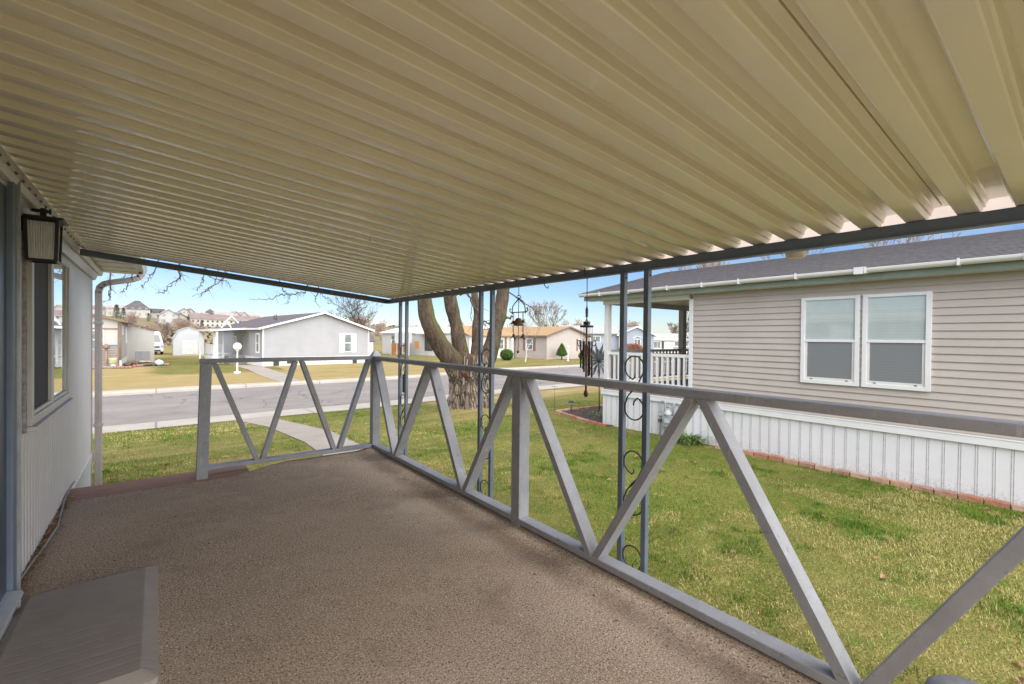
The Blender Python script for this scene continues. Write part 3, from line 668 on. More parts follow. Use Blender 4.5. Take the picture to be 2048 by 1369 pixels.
def build_lantern():
    cx,cy=-.482,3.52; z0,z1=.385,.60
    t=thing('wall_lantern',(-.572,cy,.62),'black wall lantern with ribbed glass and a clear bulb','lantern')
    b=MB(); b.box(-.571,-.556,cy-.055,cy+.055,.545,.72); b.build('back_plate',M_black,t,bevel=.003)
    b=MB(); b.box(-.556,cx+.02,cy-.007,cy+.007,.645,.662); b.box(cx-.012,cx+.012,cy-.012,cy+.012,.612,.668); b.box(cx+.021,cx+.031,cy-.010,cy+.010,.640,.667); b.build('arm',M_black,t,bevel=.002)
    b=MB(); w0,w1=.055,.061
    b.box(cx-.088,cx+.088,cy-.088,cy+.088,z1,z1+.013)
    for sx in (-1,1):
        for sy in (-1,1): b.bar((cx+sx*w1,cy+sy*w1,z1),(cx+sx*w0,cy+sy*w0,z0),.015,.015,(1,0,0),(0,1,0))
    for z,w in ((z1-.006,w1),(z0,w0)):
        for s_ in (-1,1):
            b.box(cx-w-.0055,cx+w+.0055,cy+s_*w-.0055,cy+s_*w+.0055,z-.006,z+.006); b.box(cx+s_*w-.0056,cx+s_*w+.0056,cy-w,cy+w,z-.0061,z+.0061)
    b.build('frame',M_black,t,bevel=.0015)
    g=bpy.data.materials.new('ribbed_lantern_glass'); g.use_nodes=True; nt=g.node_tree; bs=nt.nodes['Principled BSDF']
    bs.inputs['Base Color'].default_value=(.95,.96,.96,1); bs.inputs['Roughness'].default_value=.06; bs.inputs['Transmission Weight'].default_value=.5; bs.inputs['IOR'].default_value=1.25
    p=MB()
    n=11
    for ax in (0,1):
        for s_ in (-1,1):
            for k in range(n):
                a=-.050+.100*k/n+.0005; c_=a+.100/n-.001
                for (u0,u1,th) in ((a,c_,.0022),):
                    m=(u0+u1)/2
                    q=[(u0,0),(m-.002,.0018),(m+.002,.0018),(u1,0),(u1,-.001),(u0,-.001)]
                    dk=s_*(w1-w0)*.9; kx=1.0
                    if ax==0: poly=[(cx+u,cy+s_*(w0-.003)+s_*d,z0+.006) for u,d in q]; ex=(0,dk,z1-z0-.018)
                    else: poly=[(cx+s_*(w0-.003)+s_*d,cy+u,z0+.006) for u,d in q]; ex=(dk,0,z1-z0-.018)
                    nq=len(poly); top=[(a+ex[0]+(a-cx)*(.08 if ax==0 else 0),b_+ex[1]+(b_-cy)*(.08 if ax==1 else 0),c_2+ex[2]) for a,b_,c_2 in poly]
                    p.add(poly+top,[tuple(range(nq-1,-1,-1)),tuple(range(nq,2*nq))]+[(i,(i+1)%nq,nq+(i+1)%nq,nq+i) for i in range(nq)])
    p.build('glass',g,t)
    s=MB(); s.lathe([(.014,.545),(.014,.594)],(cx,cy,0),12); s.build('socket',M_black,t)
    gb=bpy.data.materials.new('clear_bulb_glass'); gb.use_nodes=True; bs=gb.node_tree.nodes['Principled BSDF']; bs.inputs['Base Color'].default_value=(.75,.68,.62,1); bs.inputs['Roughness'].default_value=.15; bs.inputs['Transmission Weight'].default_value=.4
    s=MB(); s.lathe([(.012,.545),(.015,.53),(.026,.505),(.033,.475),(.031,.455),(.02,.438),(.006,.431)],(cx,cy,0),16); s.build('bulb',gb,t)
build_lantern()
def build_cable():
    b=MB(); pts=[(-.535,3.10,DZ+.012)]; rs=random.Random(2); y=3.2
    while y<5.0:
        pts.append((-.550+.022*math.sin(y*3.3)+rs.uniform(-.006,.006),y,DZ+.008+rs.uniform(0,.012))); y+=.14
    pts+=[(-.565,5.1,DZ+.03),(-.562,5.5,DZ+.02)]
    b.tube(pts,.006,6); tag(b.build('cable',mat('grey_cable_jacket',(.30,.28,.26),(.38,.36,.34),20,.6)),'thin grey cable lying along the foot of the house wall','cable')
    d=MB(); rs=random.Random(8)
    for i in range(260):
        y=rs.uniform(3.05,5.15); s=rs.uniform(.006,.02); x=-.572+abs(rs.gauss(0,.022)); z=DZ+.004+rs.uniform(0,.012)
        d.M=T(x,y,z,rs.uniform(0,6))@Matrix.Rotation(rs.uniform(-.7,.7),4,'X'); d.add([(-s,0,0),(0,-s*.5,s*.3),(s,0,0),(0,s*.5,s*.3)],[(0,1,2,3)])
    tag(d.build('leaf_debris',M_leaf),'dead leaf debris caught along the foot of the wall','debris',kind='stuff')
build_cable()
def build_deck_debris():
    d=MB(); rs=random.Random(18)
    for i in range(70):
        x=rs.uniform(-.5,1.85); y=rs.uniform(.6,4.8); s=rs.uniform(.004,.013)
        if i%3==0: x=rs.uniform(1.6,1.9); s*=1.3
        if x<.06 and 2.1<y<3.3: continue
        d.M=T(x,y,DZ+.004+(max(0,x-1.78)*.12),rs.uniform(0,6))@Matrix.Rotation(rs.uniform(-.5,.5),4,'X'); d.add([(-s,0,0),(0,-s*.45,s*.3),(s,0,0),(0,s*.45,s*.3)],[(0,1,2,3)])
    tag(d.build('deck_debris',M_leaf),'tiny bits of dead leaf scattered over the porch carpet','debris',kind='stuff')
build_deck_debris()

# ------------------------------------------------------------------ neighbouring tan house
NX=7.4; NG=-1.80
nb=thing('tan_house',(NX,2,NG),'tan lap sided house next door with a white skirting and dark roof','house')
M_blind=mat('aqua_window_blind',(.40,.455,.445),(.47,.52,.505),2,.2,coat=1)
w=tex(M_blind,'wave',9,(0,0,1)); w.wave_type='BANDS'; w.bands_direction='Z'; add_mix(M_blind,ramp(M_blind,w.outputs['Fac'],.0,.5,.18,0),(.25,.30,.30))
M_blind.node_tree.nodes['Principled BSDF'].inputs['Coat IOR'].default_value=2.0
M_nscreen=mat('grey_window_screen',(.17,.18,.185),(.195,.205,.21),180,.55,coat=.25)
w=tex(M_nscreen,'wave',9,(0,0,1)); w.wave_type='BANDS'; w.bands_direction='Z'; add_mix(M_nscreen,ramp(M_nscreen,w.outputs['Fac'],.0,.5,.2,0),(.12,.125,.13))
def lap_line(x,z0,z1,lap,out=.017):
    """saw-tooth siding profile seen edge on, outward = -x"""
    L=[]; z=z0
    while z<z1-1e-4:
        zt=min(z1,z+lap); L+= [(x-out,z),(x-out-.001,z+.006),(x-.001,zt)]; z=zt
    return L
def build_nb():
    LAP=.0915
    b=MB(); prof=lap_line(NX,-1.06,.785,LAP)
    b.sheet([(x,-4,z) for x,z in prof],(0,8.45,0)); 
    b.sheet([(NX+.05+i*0,4.452,0) for i in range(1)]+[(NX+6.2,4.452,0)],(0,0,0)) if False else None
    # porch end wall (faces +Y) and body
    b.box(NX+.004,NX+6.2,-4,4.44,-1.06,.78); b.build('wall',M_tan,nb)
    c=MB(); c.box(NX-.024,NX+.10,4.452,4.525,-1.06,.70); c.build('corner_trim',M_white,nb,bevel=.004)
    # skirting with paired panel joints
    s=MB(); g=MB(); y=-4.0; pw=.1405; k=0
    s.box(NX+.02,NX+6.2,-4,6.50,-1.95,-1.165)
    s.build('skirting',M_skirt,nb)
    while y<6.4:
        for dy in (0,.020): g.box(NX+.0165,NX+.0195,y+dy,y+dy+.0045,-1.86,-1.166)
        s2=None; y+=pw*1.0
    g.build('skirting_joints',M_groove,nb)
    t=MB(); t.box(NX-.018,NX+.03,-4,6.52,-1.1645,-1.062); t.box(NX-.024,NX-.0181,-4,6.52,-1.08,-1.066); t.box(NX+.0301,NX+6.2,6.505,6.53,-1.1645,-1.0); t.build('skirting_cap',M_white,nb,bevel=.004)
    # roof: eave overhang, hip-free gable with ridge along Y
    ez=.915; rx,rzt=10.33,1.71
    r=MB()
    r.prism([(7.06,-4,ez),(rx,-4,rzt),(13.6,-4,ez),(13.6,-4,ez-.03),(rx,-4,rzt-.03),(7.06,-4,ez-.03)],(0,10.87,0)); 
    # shingle courses as thin steps
    import math as _m
    L=_m.hypot(rx-7.06,rzt-ez); nrow=int(L/.135); du=((rx-7.06)/L,(rzt-ez)/L)
    for i in range(nrow):
        a=i*.135; p=lambda s,h:(7.045+du[0]*s-du[1]*h,-4.02,ez+du[1]*s+du[0]*h)
        r.prism([p(a,.001),p(a+.150,.001),p(a+.150,.002),p(a,.010)],(0,10.91,0))
    r.build('roof',M_shingle,nb)
    g=MB()
    for sx in (1,):
        poly=[]
        for a in np.linspace(R(180),R(360),9): poly.append((7.10+.055*math.cos(a),-4,.905+.05*math.sin(a)))
        poly+=[(7.155,-4,.925),(7.045,-4,.925)]
        g.prism(poly,(0,10.88,0))
    for y in (.55,1.05,1.9,2.7,3.5,4.1,4.75,5.6,6.3): g.box(7.040,7.158,y,y+.022,.850,.930)
    g.box(7.036,7.16,1.93,2.03,.846,.932); g.build('gutter',M_whitep,nb)
    f=MB(); f.box(7.165,7.195,-4,6.83,.775,.90); f.build('fascia',M_green,nb)
    f=MB(); f.box(7.196,NX+.02,-4,6.83,.778,.79); f.box(NX+.02,13.4,4.53,6.83,.80,.83); f.build('soffit',M_trim,nb)
    # windows
    for y0,y1 in ((2.045,2.745),(1.33,2.015)):
        z0,z1=-.605,.605; X=NX-.045
        w=MB(); fw=.052
        w.box(X,NX+.01,y0,y0+fw,z0,z1); w.box(X,NX+.01,y1-fw,y1,z0,z1); w.box(X,NX+.01,y0+fw,y1-fw,z1-fw*.8,z1); w.box(X,NX+.01,y0+fw,y1-fw,z0,z0+fw)
        w.box(X+.004,NX+.01,y0+fw,y1-fw,-.022,.014)
        wo=w.build('window',M_white,nb,bevel=.003)
        p=MB(); p.box(X+.022,X+.03,y0+fw,y1-fw,.014,z1-fw*.8); p.build('pane',M_blind,wo)
        p=MB(); p.box(X+.020,X+.028,y0+fw+.03,y1-fw-.03,z0+fw+.035,-.03); p.build('insect_screen',M_nscreen,wo)
        p=MB(); a=y0+fw; c_=y1-fw
        p.box(X+.016,X+.034,a,a+.03,z0+fw,-.022); p.box(X+.016,X+.034,c_-.03,c_,z0+fw,-.022); p.box(X+.016,X+.034,a+.03,c_-.03,z0+fw,z0+fw+.035)
        p.build('screen_frame',M_trim,wo)
        for yy in (a+.07,c_-.10): p=MB(); p.box(X+.008,X+.016,yy,yy+.03,z0+fw+.004,z0+fw+.014); p.build('latch',M_dark,wo)
    # porch: floor, posts, header, railings
    fl=MB(); fl.box(NX+.03,NX+6.2,4.53,6.50,-1.06,-1.0); fl.build('porch_floor',mat('brown_porch_boards',(.20,.155,.13),(.26,.21,.18),5,.8,stretch=(1,6,1)),nb)
    h=MB(); h.box(NX-.01,NX+.09,4.526,6.50,.695,.779); h.box(NX+.09,NX+6,6.41,6.50,.70,.80); h.build('porch_header',M_whitep,nb)
    tp=mat('tan_porch_trim',(.40,.33,.28),(.46,.39,.34),4,.6)
    for (x,y,m,wd) in ((NX,6.36,M_whitep,.10),(10.17,6.38,tp,.13),(13.3,6.38,tp,.12)):
        p=MB(); p.box(x-.01,x+wd,y,y+wd,-1.0,.70); p.build('porch_post',m,nb,bevel=.004)
    hh=MB(); hh.box(8.9,13.3,4.9,4.99,.66,.80); hh.build('ceiling_beam',mat('dark_brown_beam',(.10,.075,.06),(.14,.11,.09),5,.7),nb)
    def railing(p,q,name,m,zt,zb,pitch,wd):
        o=MB(); p=Vector(p); q=Vector(q); d=(q-p).normalized(); s=Vector((-d.y,d.x,0))
        for z,hh_ in ((zt,.055),(zb,.045)): o.bar(p+Vector((0,0,z)),q+Vector((0,0,z)),.05,hh_,s,(0,0,1))
        n=int((q-p).length/pitch)
        for i in range(1,n): a=p+d*(pitch*i); o.bar(a+Vector((0,0,zb)),a+Vector((0,0,zt)),wd,wd,d,s)
        return o.build(name,m,nb)
    railing((NX+.045,4.526,0),(NX+.045,6.36,0),'porch_railing',M_white,-.305,-.855,.113,.038)
    railing((NX+.10,6.44,0),(13.3,6.44,0),'porch_railing',tp,-.27,-.86,.13,.035)
build_nb()

# edging bricks along the skirting: every brick is a thing
def build_bricks():
    rs=random.Random(4); shapes=[]
    for v in range(5):
        b=MB(); hx,hy,hz=.045,.10,.036
        pts=[]
        for sx in (-1,1):
            for sy in (-1,1):
                for sz in (-1,1): pts.append((sx*hx*rs.uniform(.9,1.05),sy*hy*rs.uniform(.95,1.0),sz*hz*rs.uniform(.8,1.1)))
        b.add(pts,[(0,1,3,2),(4,6,7,5),(0,4,5,1),(2,3,7,6),(0,2,6,4),(1,5,7,3)])
        o=b.build('edging_brick',mat('edging_brick_red',*[((.30,.125,.07),(.40,.20,.125)),((.38,.20,.13),(.47,.30,.215)),((.33,.105,.05),(.41,.17,.09)),((.42,.26,.18),(.50,.34,.25)),((.29,.15,.10),(.40,.24,.17))][v],14,.9,.5,50),bevel=.008)
        shapes.append(o)
    used=[False]*5
    def put(x,y,z,a,grp,lab,tilt=0):
        v=rs.randrange(5); o=shapes[v]
        if used[v]:
            o=o.copy(); col.objects.link(o)
        used[v]=True
        o.location=(x,y,z); o.rotation_euler=(rs.uniform(-.04,.04),tilt,a+rs.uniform(-.05,.05)); o.scale=(rs.uniform(.9,1.05),1,rs.uniform(.9,1.1))
        tag(o,lab,'brick',grp)
    y=3.85; i=0
    while y>-.2:
        put(7.29+rs.uniform(-.012,.012),y,near_z(7.3,y)+.028,0,'bricks edging the white skirting','weathered red brick in the row edging the white skirting')
        y-=.207; i+=1
    # flower bed border
    L=[(7.20,6.22),(7.23,6.75),(7.36,7.3),(7.50,8.02)]
    k=0
    def along(L,lab,grp):
        for (a,c) in zip(L[:-1],L[1:]):
            d=Vector((c[0]-a[0],c[1]-a[1],0)); n=max(1,round(d.length/.215)); ang=math.atan2(-d.x,d.y)
            for i in range(n):
                t=(i+.5)/n; x=a[0]+d.x*t; y=a[1]+d.y*t; put(x,y,near_z(x,y)+.03,ang,grp,lab)
    along(L,'orange red brick bordering the front of the small flower bed','bricks bordering the flower bed')
    along([(7.55,8.06),(8.3,8.07),(9.3,8.06)],'orange red brick bordering the street side of the small flower bed','bricks behind the flower bed')
build_bricks()
def build_bed():
    b=MB(); rs=random.Random(9); n=14; V=[];F=[]
    P=lambda u,v: ((7.25+.28*v)*(1-u)+9.6*u, 6.2+1.82*v)
    for i in range(n+1):
        for j in range(n+1):
            x,y=P(i/n,j/n); V.append((x,y,near_z(x,y)+.015+.025*noise.noise((x*5,y*5,2))))
    for i in range(n):
        for j in range(n): q=i*(n+1)+j; F.append((q,q+n+1,q+n+2,q+1))
    b.add(V,F,0,True); tag(b.build('flower_bed_soil',M_soil),'dark mulch of the small brick bordered flower bed','soil',kind='structure')
    g=MB()
    for i in range(420):
        x=rs.gauss(8.55,.35); y=rs.gauss(7.2,.28)
        if not(7.6<x<9.6 and 6.4<y<7.9): continue
        a=rs.uniform(0,6.28); L=rs.uniform(.03,.09); z=near_z(x,y)+.02; w=rs.uniform(.006,.014)
        g.add([(x-w*math.sin(a),y+w*math.cos(a),z),(x+w*math.sin(a),y-w*math.cos(a),z),(x+L*math.cos(a),y+L*math.sin(a),z+rs.uniform(.01,.06))],[(0,1,2)])
    tag(g.build('low_ground_cover',M_iris),'low green weeds growing in the brick bordered flower bed','weeds',kind='stuff')
build_bed()
def blade_clump(name,c,n,L,wd,m,label,cat,seed,spread=.12,droop=1.2):
    rs=random.Random(seed); b=MB()
    for i in range(n):
        a=rs.uniform(0,6.28); r=rs.uniform(0,spread); x=c[0]+r*math.cos(a); y=c[1]+r*math.sin(a); l=L*rs.uniform(.6,1.1); a2=a+rs.uniform(-.7,.7)
        w=wd*rs.uniform(.7,1.2); pts=[]; k=5; e0=rs.uniform(.9,1.45); p=Vector((x,y,c[2]))
        e=e0
        for j in range(k+1):
            ww=w*(1-(j/k)**1.7)
            s=Vector((-math.sin(a2),math.cos(a2),0))*ww
            pts.append((p-s,p+s)); p=p+Vector((math.cos(a2)*math.cos(e),math.sin(a2)*math.cos(e),math.sin(e)))*(l/k); e-=droop/k*rs.uniform(.7,1.3)
        V=[q for ab in pts for q in ab]; b.add(V,[(2*j,2*j+1,2*j+3,2*j+2) for j in range(k)],0,True)
    return tag(b.build(name,m),label,cat)
blade_clump('iris_plant',(7.28,4.42,-1.79),230,.36,.011,M_iris,'low clump of green strap leaves against the white skirting','plant',3,.20,1.9)
def build_meter():
    t=thing('gas_meter',(7.33,4.86,-1.6),'grey gas meter with pipes on the white skirting','gas meter')
    Mg=mat('grey_meter_paint',(.26,.28,.29),(.33,.35,.36),9,.5); Ml=mat('pale_meter_body',(.42,.44,.43),(.5,.52,.51),9,.45)
    b=MB(); b.box(7.24,7.37,4.72,4.95,-1.60,-1.38); b.box(7.225,7.24,4.75,4.92,-1.58,-1.42); b.build('meter_body',Mg,t,bevel=.02)
    b=MB(); b.lathe([(.05,-.02),(.075,0),(.075,.03),(.05,.055),(.03,.09)],(7.29,4.86,-1.36),16); b.box(7.21,7.225,4.79,4.88,-1.50,-1.44); b.build('regulator',Ml,t)
    p=MB(); r=.017
    p.tube([(7.30,5.02,-1.85),(7.30,5.02,-1.50),(7.30,5.02,-1.18),(7.30,5.01,-1.145),(7.30,4.98,-1.13),(7.30,4.94,-1.135),(7.30,4.92,-1.16),(7.30,4.92,-1.30),(7.30,4.87,-1.33)],r,8)
    p.tube([(7.30,4.76,-1.38),(7.30,4.76,-1.17),(7.31,4.75,-1.155),(7.38,4.74,-1.15)],r,8); p.tube([(7.30,4.90,-1.23),(7.30,4.76,-1.23)],.012,8)
    p.build('pipes',Mg,t)
    v=MB(); v.lathe([(.03,-.03),(.036,0),(.03,.03)],(7.30,5.02,-1.39),10); v.build('valve',Mg,t); v=MB(); v.box(7.26,7.34,4.995,5.045,-1.52,-1.46); v.build('shutoff_cock',M_rust,t)
build_meter()
def build_solar():
    x,y=7.97,7.98; z=near_z(x,y)
    t=thing('solar_light',(x,y,z),'small black stake garden light at the corner of the flower bed','garden light')
    b=MB(); b.lathe([(.008,0),(.008,.16)],(x,y,z),8); b.build('stake',M_dark,t)
    b=MB(); b.lathe([(.025,.155),(.05,.20),(.052,.225)],(x,y,z),14); b.build('lens',mat('frosted_lens',(.45,.50,.52),None,rough=.25),t)
    b=MB(); b.lathe([(.075,.225),(.07,.24),(.03,.262),(.012,.27)],(x,y,z),14); b.build('cap',M_dark,t)
build_solar()
def build_flower():
    x,y=8.55,7.6; zb=near_z(x,y); hz=-.55
    t=thing('metal_flower',(x,y,zb),'grey metal garden flower on a tall stem by the white porch','garden ornament')
    Mf=mat('galvanised_petals',(.20,.225,.245),(.36,.385,.40),6,.45,metal=.5)
    b=MB(); b.tube([(x,y,zb-.03),(x-.04,y-.02,-1.2),(x-.16,y-.10,hz)],.012,8); b.build('stem',M_dark,t)
    c=Vector((x-.16,y-.10,hz)); f=Vector((-.62,-.76,.15)).normalized(); u=f.orthogonal().normalized(); w=f.cross(u)
    for ring,(n,L,wd,tilt) in enumerate(((15,.46,.034,.2),(13,.34,.030,.45),(9,.19,.024,.75))):
        b=MB()
        for k in range(n):
            a=2*math.pi*k/n+.17*ring; d=(u*math.cos(a)+w*math.sin(a)); s=(-u*math.sin(a)+w*math.cos(a)); o=d*math.cos(tilt)+f*math.sin(tilt)
            p=[c+o*.02-s*.008,c+o*.02+s*.008,c+o*L*.6+s*wd,c+o*L,c+o*L*.6-s*wd,c+o*L*.55+f*.016]
            b.add(p,[(0,1,5),(1,2,5),(2,3,5),(3,4,5),(4,0,5)],0)
        b.build('petal_ring',Mf if ring else mat('dark_outer_petals',(.10,.09,.095),(.22,.215,.22),7,.5,metal=.4),t)
    b=MB(); b.ball(c+f*.05,.035,10,6); b.build('flower_centre',M_dark,t)
build_flower()
def build_spinner():
    x,y=7.9,6.9+1.6; zb=near_z(x,y)
    t=thing('garden_spinner',(x,y,zb),'thin wire garden stake with tiny dark leaves on the lawn edge','garden ornament')
    b=MB(); b.tube([(x,y,zb),(x+.01,y,zb+.62)],.004,5); b.build('stake',M_dark,t)
    rs=random.Random(1)
    for k in range(9): 
        b=MB(); p=Vector((x+rs.uniform(-.06,.06),y+rs.uniform(-.05,.05),zb+rs.uniform(.5,.68))); b.add([p+Vector((-.018,0,0)),p+Vector((0,.01,.012)),p+Vector((.018,0,0)),p+Vector((0,-.01,-.012))],[(0,1,2,3)]); b.build('leaf_blade',M_rust,t)
build_spinner()
def build_lid():
    t=MB(); c=(2.74,.345,-1.545)
    t.M=T(*c,R(-38)); prof=[]
    t.lathe([(.15,-.27),(.155,-.02),(.145,.03),(.12,.05),(.05,.056)],(0,0,0),24)
    tag(t.build('grey_tub',mat('dark_grey_plastic',(.10,.10,.11),(.14,.14,.15),10,.5)),'dark grey rounded plastic tub standing on the lawn beside the deck','tub')
build_lid()

# ------------------------------------------------------------------ wind chimes hanging from the beam
def chain(b,x,y,z0,z1,r=.0035,n=None):
    n=n or max(3,int((z0-z1)/.012)); 
    for i in range(n):
        z=z0+(z1-z0)*i/n; zz=z0+(z1-z0)*(i+1)/n; dx=.003 if i%2 else 0; dy=0 if i%2 else .003
        for s in (-1,1): b.tube([(x+s*dx,y+s*dy,z),(x+s*dx,y+s*dy,zz)],.0013,4)
def build_chimes():
    x,y=2.172,2.745
    t=thing('bird_wind_chime',(x,y,.38),'rusty wind chime with a bird figure hanging from the porch beam','wind chime')
    b=MB(); chain(b,x,y,.43,.31); b.tube([(x-.02,y,.43),(x-.02,y,.40),(x,y,.38)],.003,5); b.build('chain',M_dark,t)
    b=MB()
    for s in (-1,1):
        b.tube([(x,y,.315),(x,y+s*.012,.318),(x,y+s*.022,.308),(x,y+s*.018,.296),(x,y+s*.008,.295)],.003,6)
        b.tube([(x,y,.300),(x,y+s*.010,.285),(x,y+s*.045,.262),(x,y+s*.072,.238),(x,y+s*.079,.205),(x,y+s*.079,.178)],.0042,6)
        b.tube([(x,y+s*.079,.19),(x,y+s*.095,.19),(x,y+s*.112,.205),(x,y+s*.105,.222),(x,y+s*.094,.215)],.0035,6)
    b.tube([(x,y-.082,.19),(x,y+.082,.19)],.004,6); b.tube([(x,y,.30),(x,y,.15)],.0025,5); b.build('frame',M_dark,t)
    b=MB(); b.lathe([(.036,.088),(.034,.10),(.030,.125),(.018,.143),(.004,.148)],(x,y,0),14)
    b.ball((x-.006,y+.05,.113),.016,10,6,sc=(1,1.3,.9)); b.tube([(x-.008,y+.065,.112),(x-.012,y+.105,.096)],[.006,.001],6)
    for k in (-1,0,1): b.add([(x,y-.03,.118),(x+.006,y-.05,.128+k*.006),(x,y-.095,.122+k*.016),(x-.006,y-.05,.116+k*.006)],[(0,1,2,3)])
    b.build('bell_bird',M_rust,t)
    b=MB(); b.tube([(x,y,.088),(x+.001,y+.002,-.10)],.0025,5); b.ball((x,y+.002,-.11),.011,8,6); b.build('clapper',M_rust,t)
    for s in (-1,1):
        b=MB(); yy=y+s*.058; b.tube([(x,yy,.19),(x,yy,.03)],.0022,5); b.tube([(x,yy+.012,.19),(x,yy+.01,.04)],.0018,5)
        b.ball((x,yy,.012),.011,8,6,sc=(1,1,1.6)); b.add([(x,yy,.02),(x,yy+.03,.004),(x,yy+.032,-.008),(x,yy,.002)],[(0,1,2,3)]); b.add([(x,yy,.01),(x,yy-.028,-.012),(x,yy-.02,-.022),(x,yy,-.008)],[(0,1,2,3)])
        b.build('hanging_bird',M_rust,t)
    x,y=2.172,2.045
    t=thing('tube_wind_chime',(x,y,.38),'long dark tube wind chime with a rusty bell near the middle posts','wind chime')
    b=MB(); b.tube([(x-.022,y,.445),(x-.022,y,.40),(x,y,.375)],.003,5); chain(b,x,y,.38,.20); b.tube([(x,y,.205),(x,y,.18),(x,y,.15),(x,y,.12)],[.003,.009,.007,.003],6)
    for k in range(7): b.box(x-.007,x+.007,y-.007,y+.007,.135+.008*k,.139+.008*k)
    b.tube([(x,y-.012,.10),(x,y,.12),(x,y+.012,.10)],.004,6); b.build('hanger',M_dark,t)
    b=MB(); b.lathe([(.043,.068),(.043,.080),(.015,.083)],(x,y,0),20); b.box(x-.01,x+.01,y-.02,y+.02,.084,.105); b.build('top_plate',M_dark,t)
    for k in range(6):
        a=2*math.pi*k/6+.35; cx,cy=x+.035*math.cos(a),y+.035*math.sin(a); zl=[-.245,-.20,-.19,-.215,-.235,-.25][k]
        b=MB(); b.tube([(cx,cy,.07),(cx,cy,-.02)],.0012,4); b.tube([(cx,cy,-.02),(cx,cy,zl)],.0055,8); b.build('chime_tube',M_dark,t)
    b=MB(); b.lathe([(.036,-.115),(.034,-.10),(.024,-.06),(.018,-.045),(.004,-.04)],(x,y,0),14); b.build('bell',M_rust,t)
    b=MB(); b.tube([(x,y,.07),(x,y,-.34)],.0075,6); b.ball((x,y,-.355),.019,10,6,sc=(.5,1,1.2)); b.build('clapper',M_rust,t)
    b=MB()
    for s in (-1,1): b.tube([(x,y+s*.055,-.02),(x,y+s*.075,-.015),(x,y+s*.08,-.035),(x,y+s*.068,-.05),(x,y+s*.055,-.045)],.003,6)
    b.build('side_scroll',M_dark,t)
    h=MB(); x,y=2.172,2.43; h.tube([(x-.025,y,.40),(x-.025,y,.375),(x-.02,y-.01,.355),(x,y-.012,.345),(x+.006,y-.012,.362)],.0032,6)
    tag(h.build('beam_hook',M_dark),'small empty dark hook hanging under the beam between the wind chimes','hook')
    h=MB(); x,y=2.166,4.74; h.box(x-.008,x+.008,y-.016,y+.048,-.62,-.42); h.tube([(x,y+.015,-.42),(x,y+.015,-.38),(x,y+.0,-.365)],.003,5)
    tag(h.build('hanging_tag',mat('dark_blue_tin',(.04,.06,.09),(.06,.085,.12),10,.5),bevel=.004),'small dark blue tin hanging between the corner posts','ornament')
    h=MB(); pts=[(2.166+.01*math.sin(a*2),3.14+.030*math.cos(a),-.37+.072*math.sin(a)) for a in np.linspace(R(60),R(330),16)]; h.tube(pts,.006,6)
    tag(h.build('hose_loop',mat('pale_tubing',(.5,.5,.48),(.58,.57,.55),9,.5)),'short loop of pale tubing hooked on the second post pair','tubing')
    s=MB(); x,y=.95,2.55; zz=rz(x)+.0; s.tube([(x,y,zz+.002),(x+.002,y+.01,zz-.012),(x,y+.02,zz-.018)],.0015,4)
    tag(s.build('wire_hook',M_dark),'tiny bent wire hook under the metal porch roof','hook')
build_chimes()

# ------------------------------------------------------------------ the old tree
def smooth(pts,n=5):
    """Catmull-Rom through (x,y,z,r)"""
    P=[np.array(p,float) for p in pts]; P=[2*P[0]-P[1]]+P+[2*P[-1]-P[-2]]; out=[]
    for i in range(1,len(P)-2):
        for t in np.linspace(0,1,n,endpoint=False):
            a,b,c,d=P[i-1],P[i],P[i+1],P[i+2]
            out.append(.5*((2*b)+(c-a)*t+(2*a-5*b+4*c-d)*t*t+(3*b-a-3*c+d)*t**3))
    out.append(P[-2]); return out
def twig(b,p,d,L,r,rs,depth,n=3,up=.0,kink=.35,split=.75):
    """recursive crooked twig"""
    k=max(3,int(L/.12) if L<1.5 else 6); pts=[Vector(p)]; rad=[r]; d=Vector(d).normalized()
    for i in range(k):
        d=(d+Vector((rs.gauss(0,kink),rs.gauss(0,kink),rs.gauss(0,kink)+up))*.5).normalized()
        pts.append(pts[-1]+d*(L/k)); rad.append(r*(1-.65*(i+1)/k))
        if depth>0 and i>0 and rs.random()<split:
            s=Vector((rs.gauss(0,1),rs.gauss(0,1),rs.gauss(0,.8)+up)); nd=(d*.8+s.normalized()*.75)
            twig(b,pts[-1],nd,L*rs.uniform(.35,.6),rad[-1]*.62,rs,depth-1,n,up,kink,split)
    b.tube(pts,rad,n,cap=False)
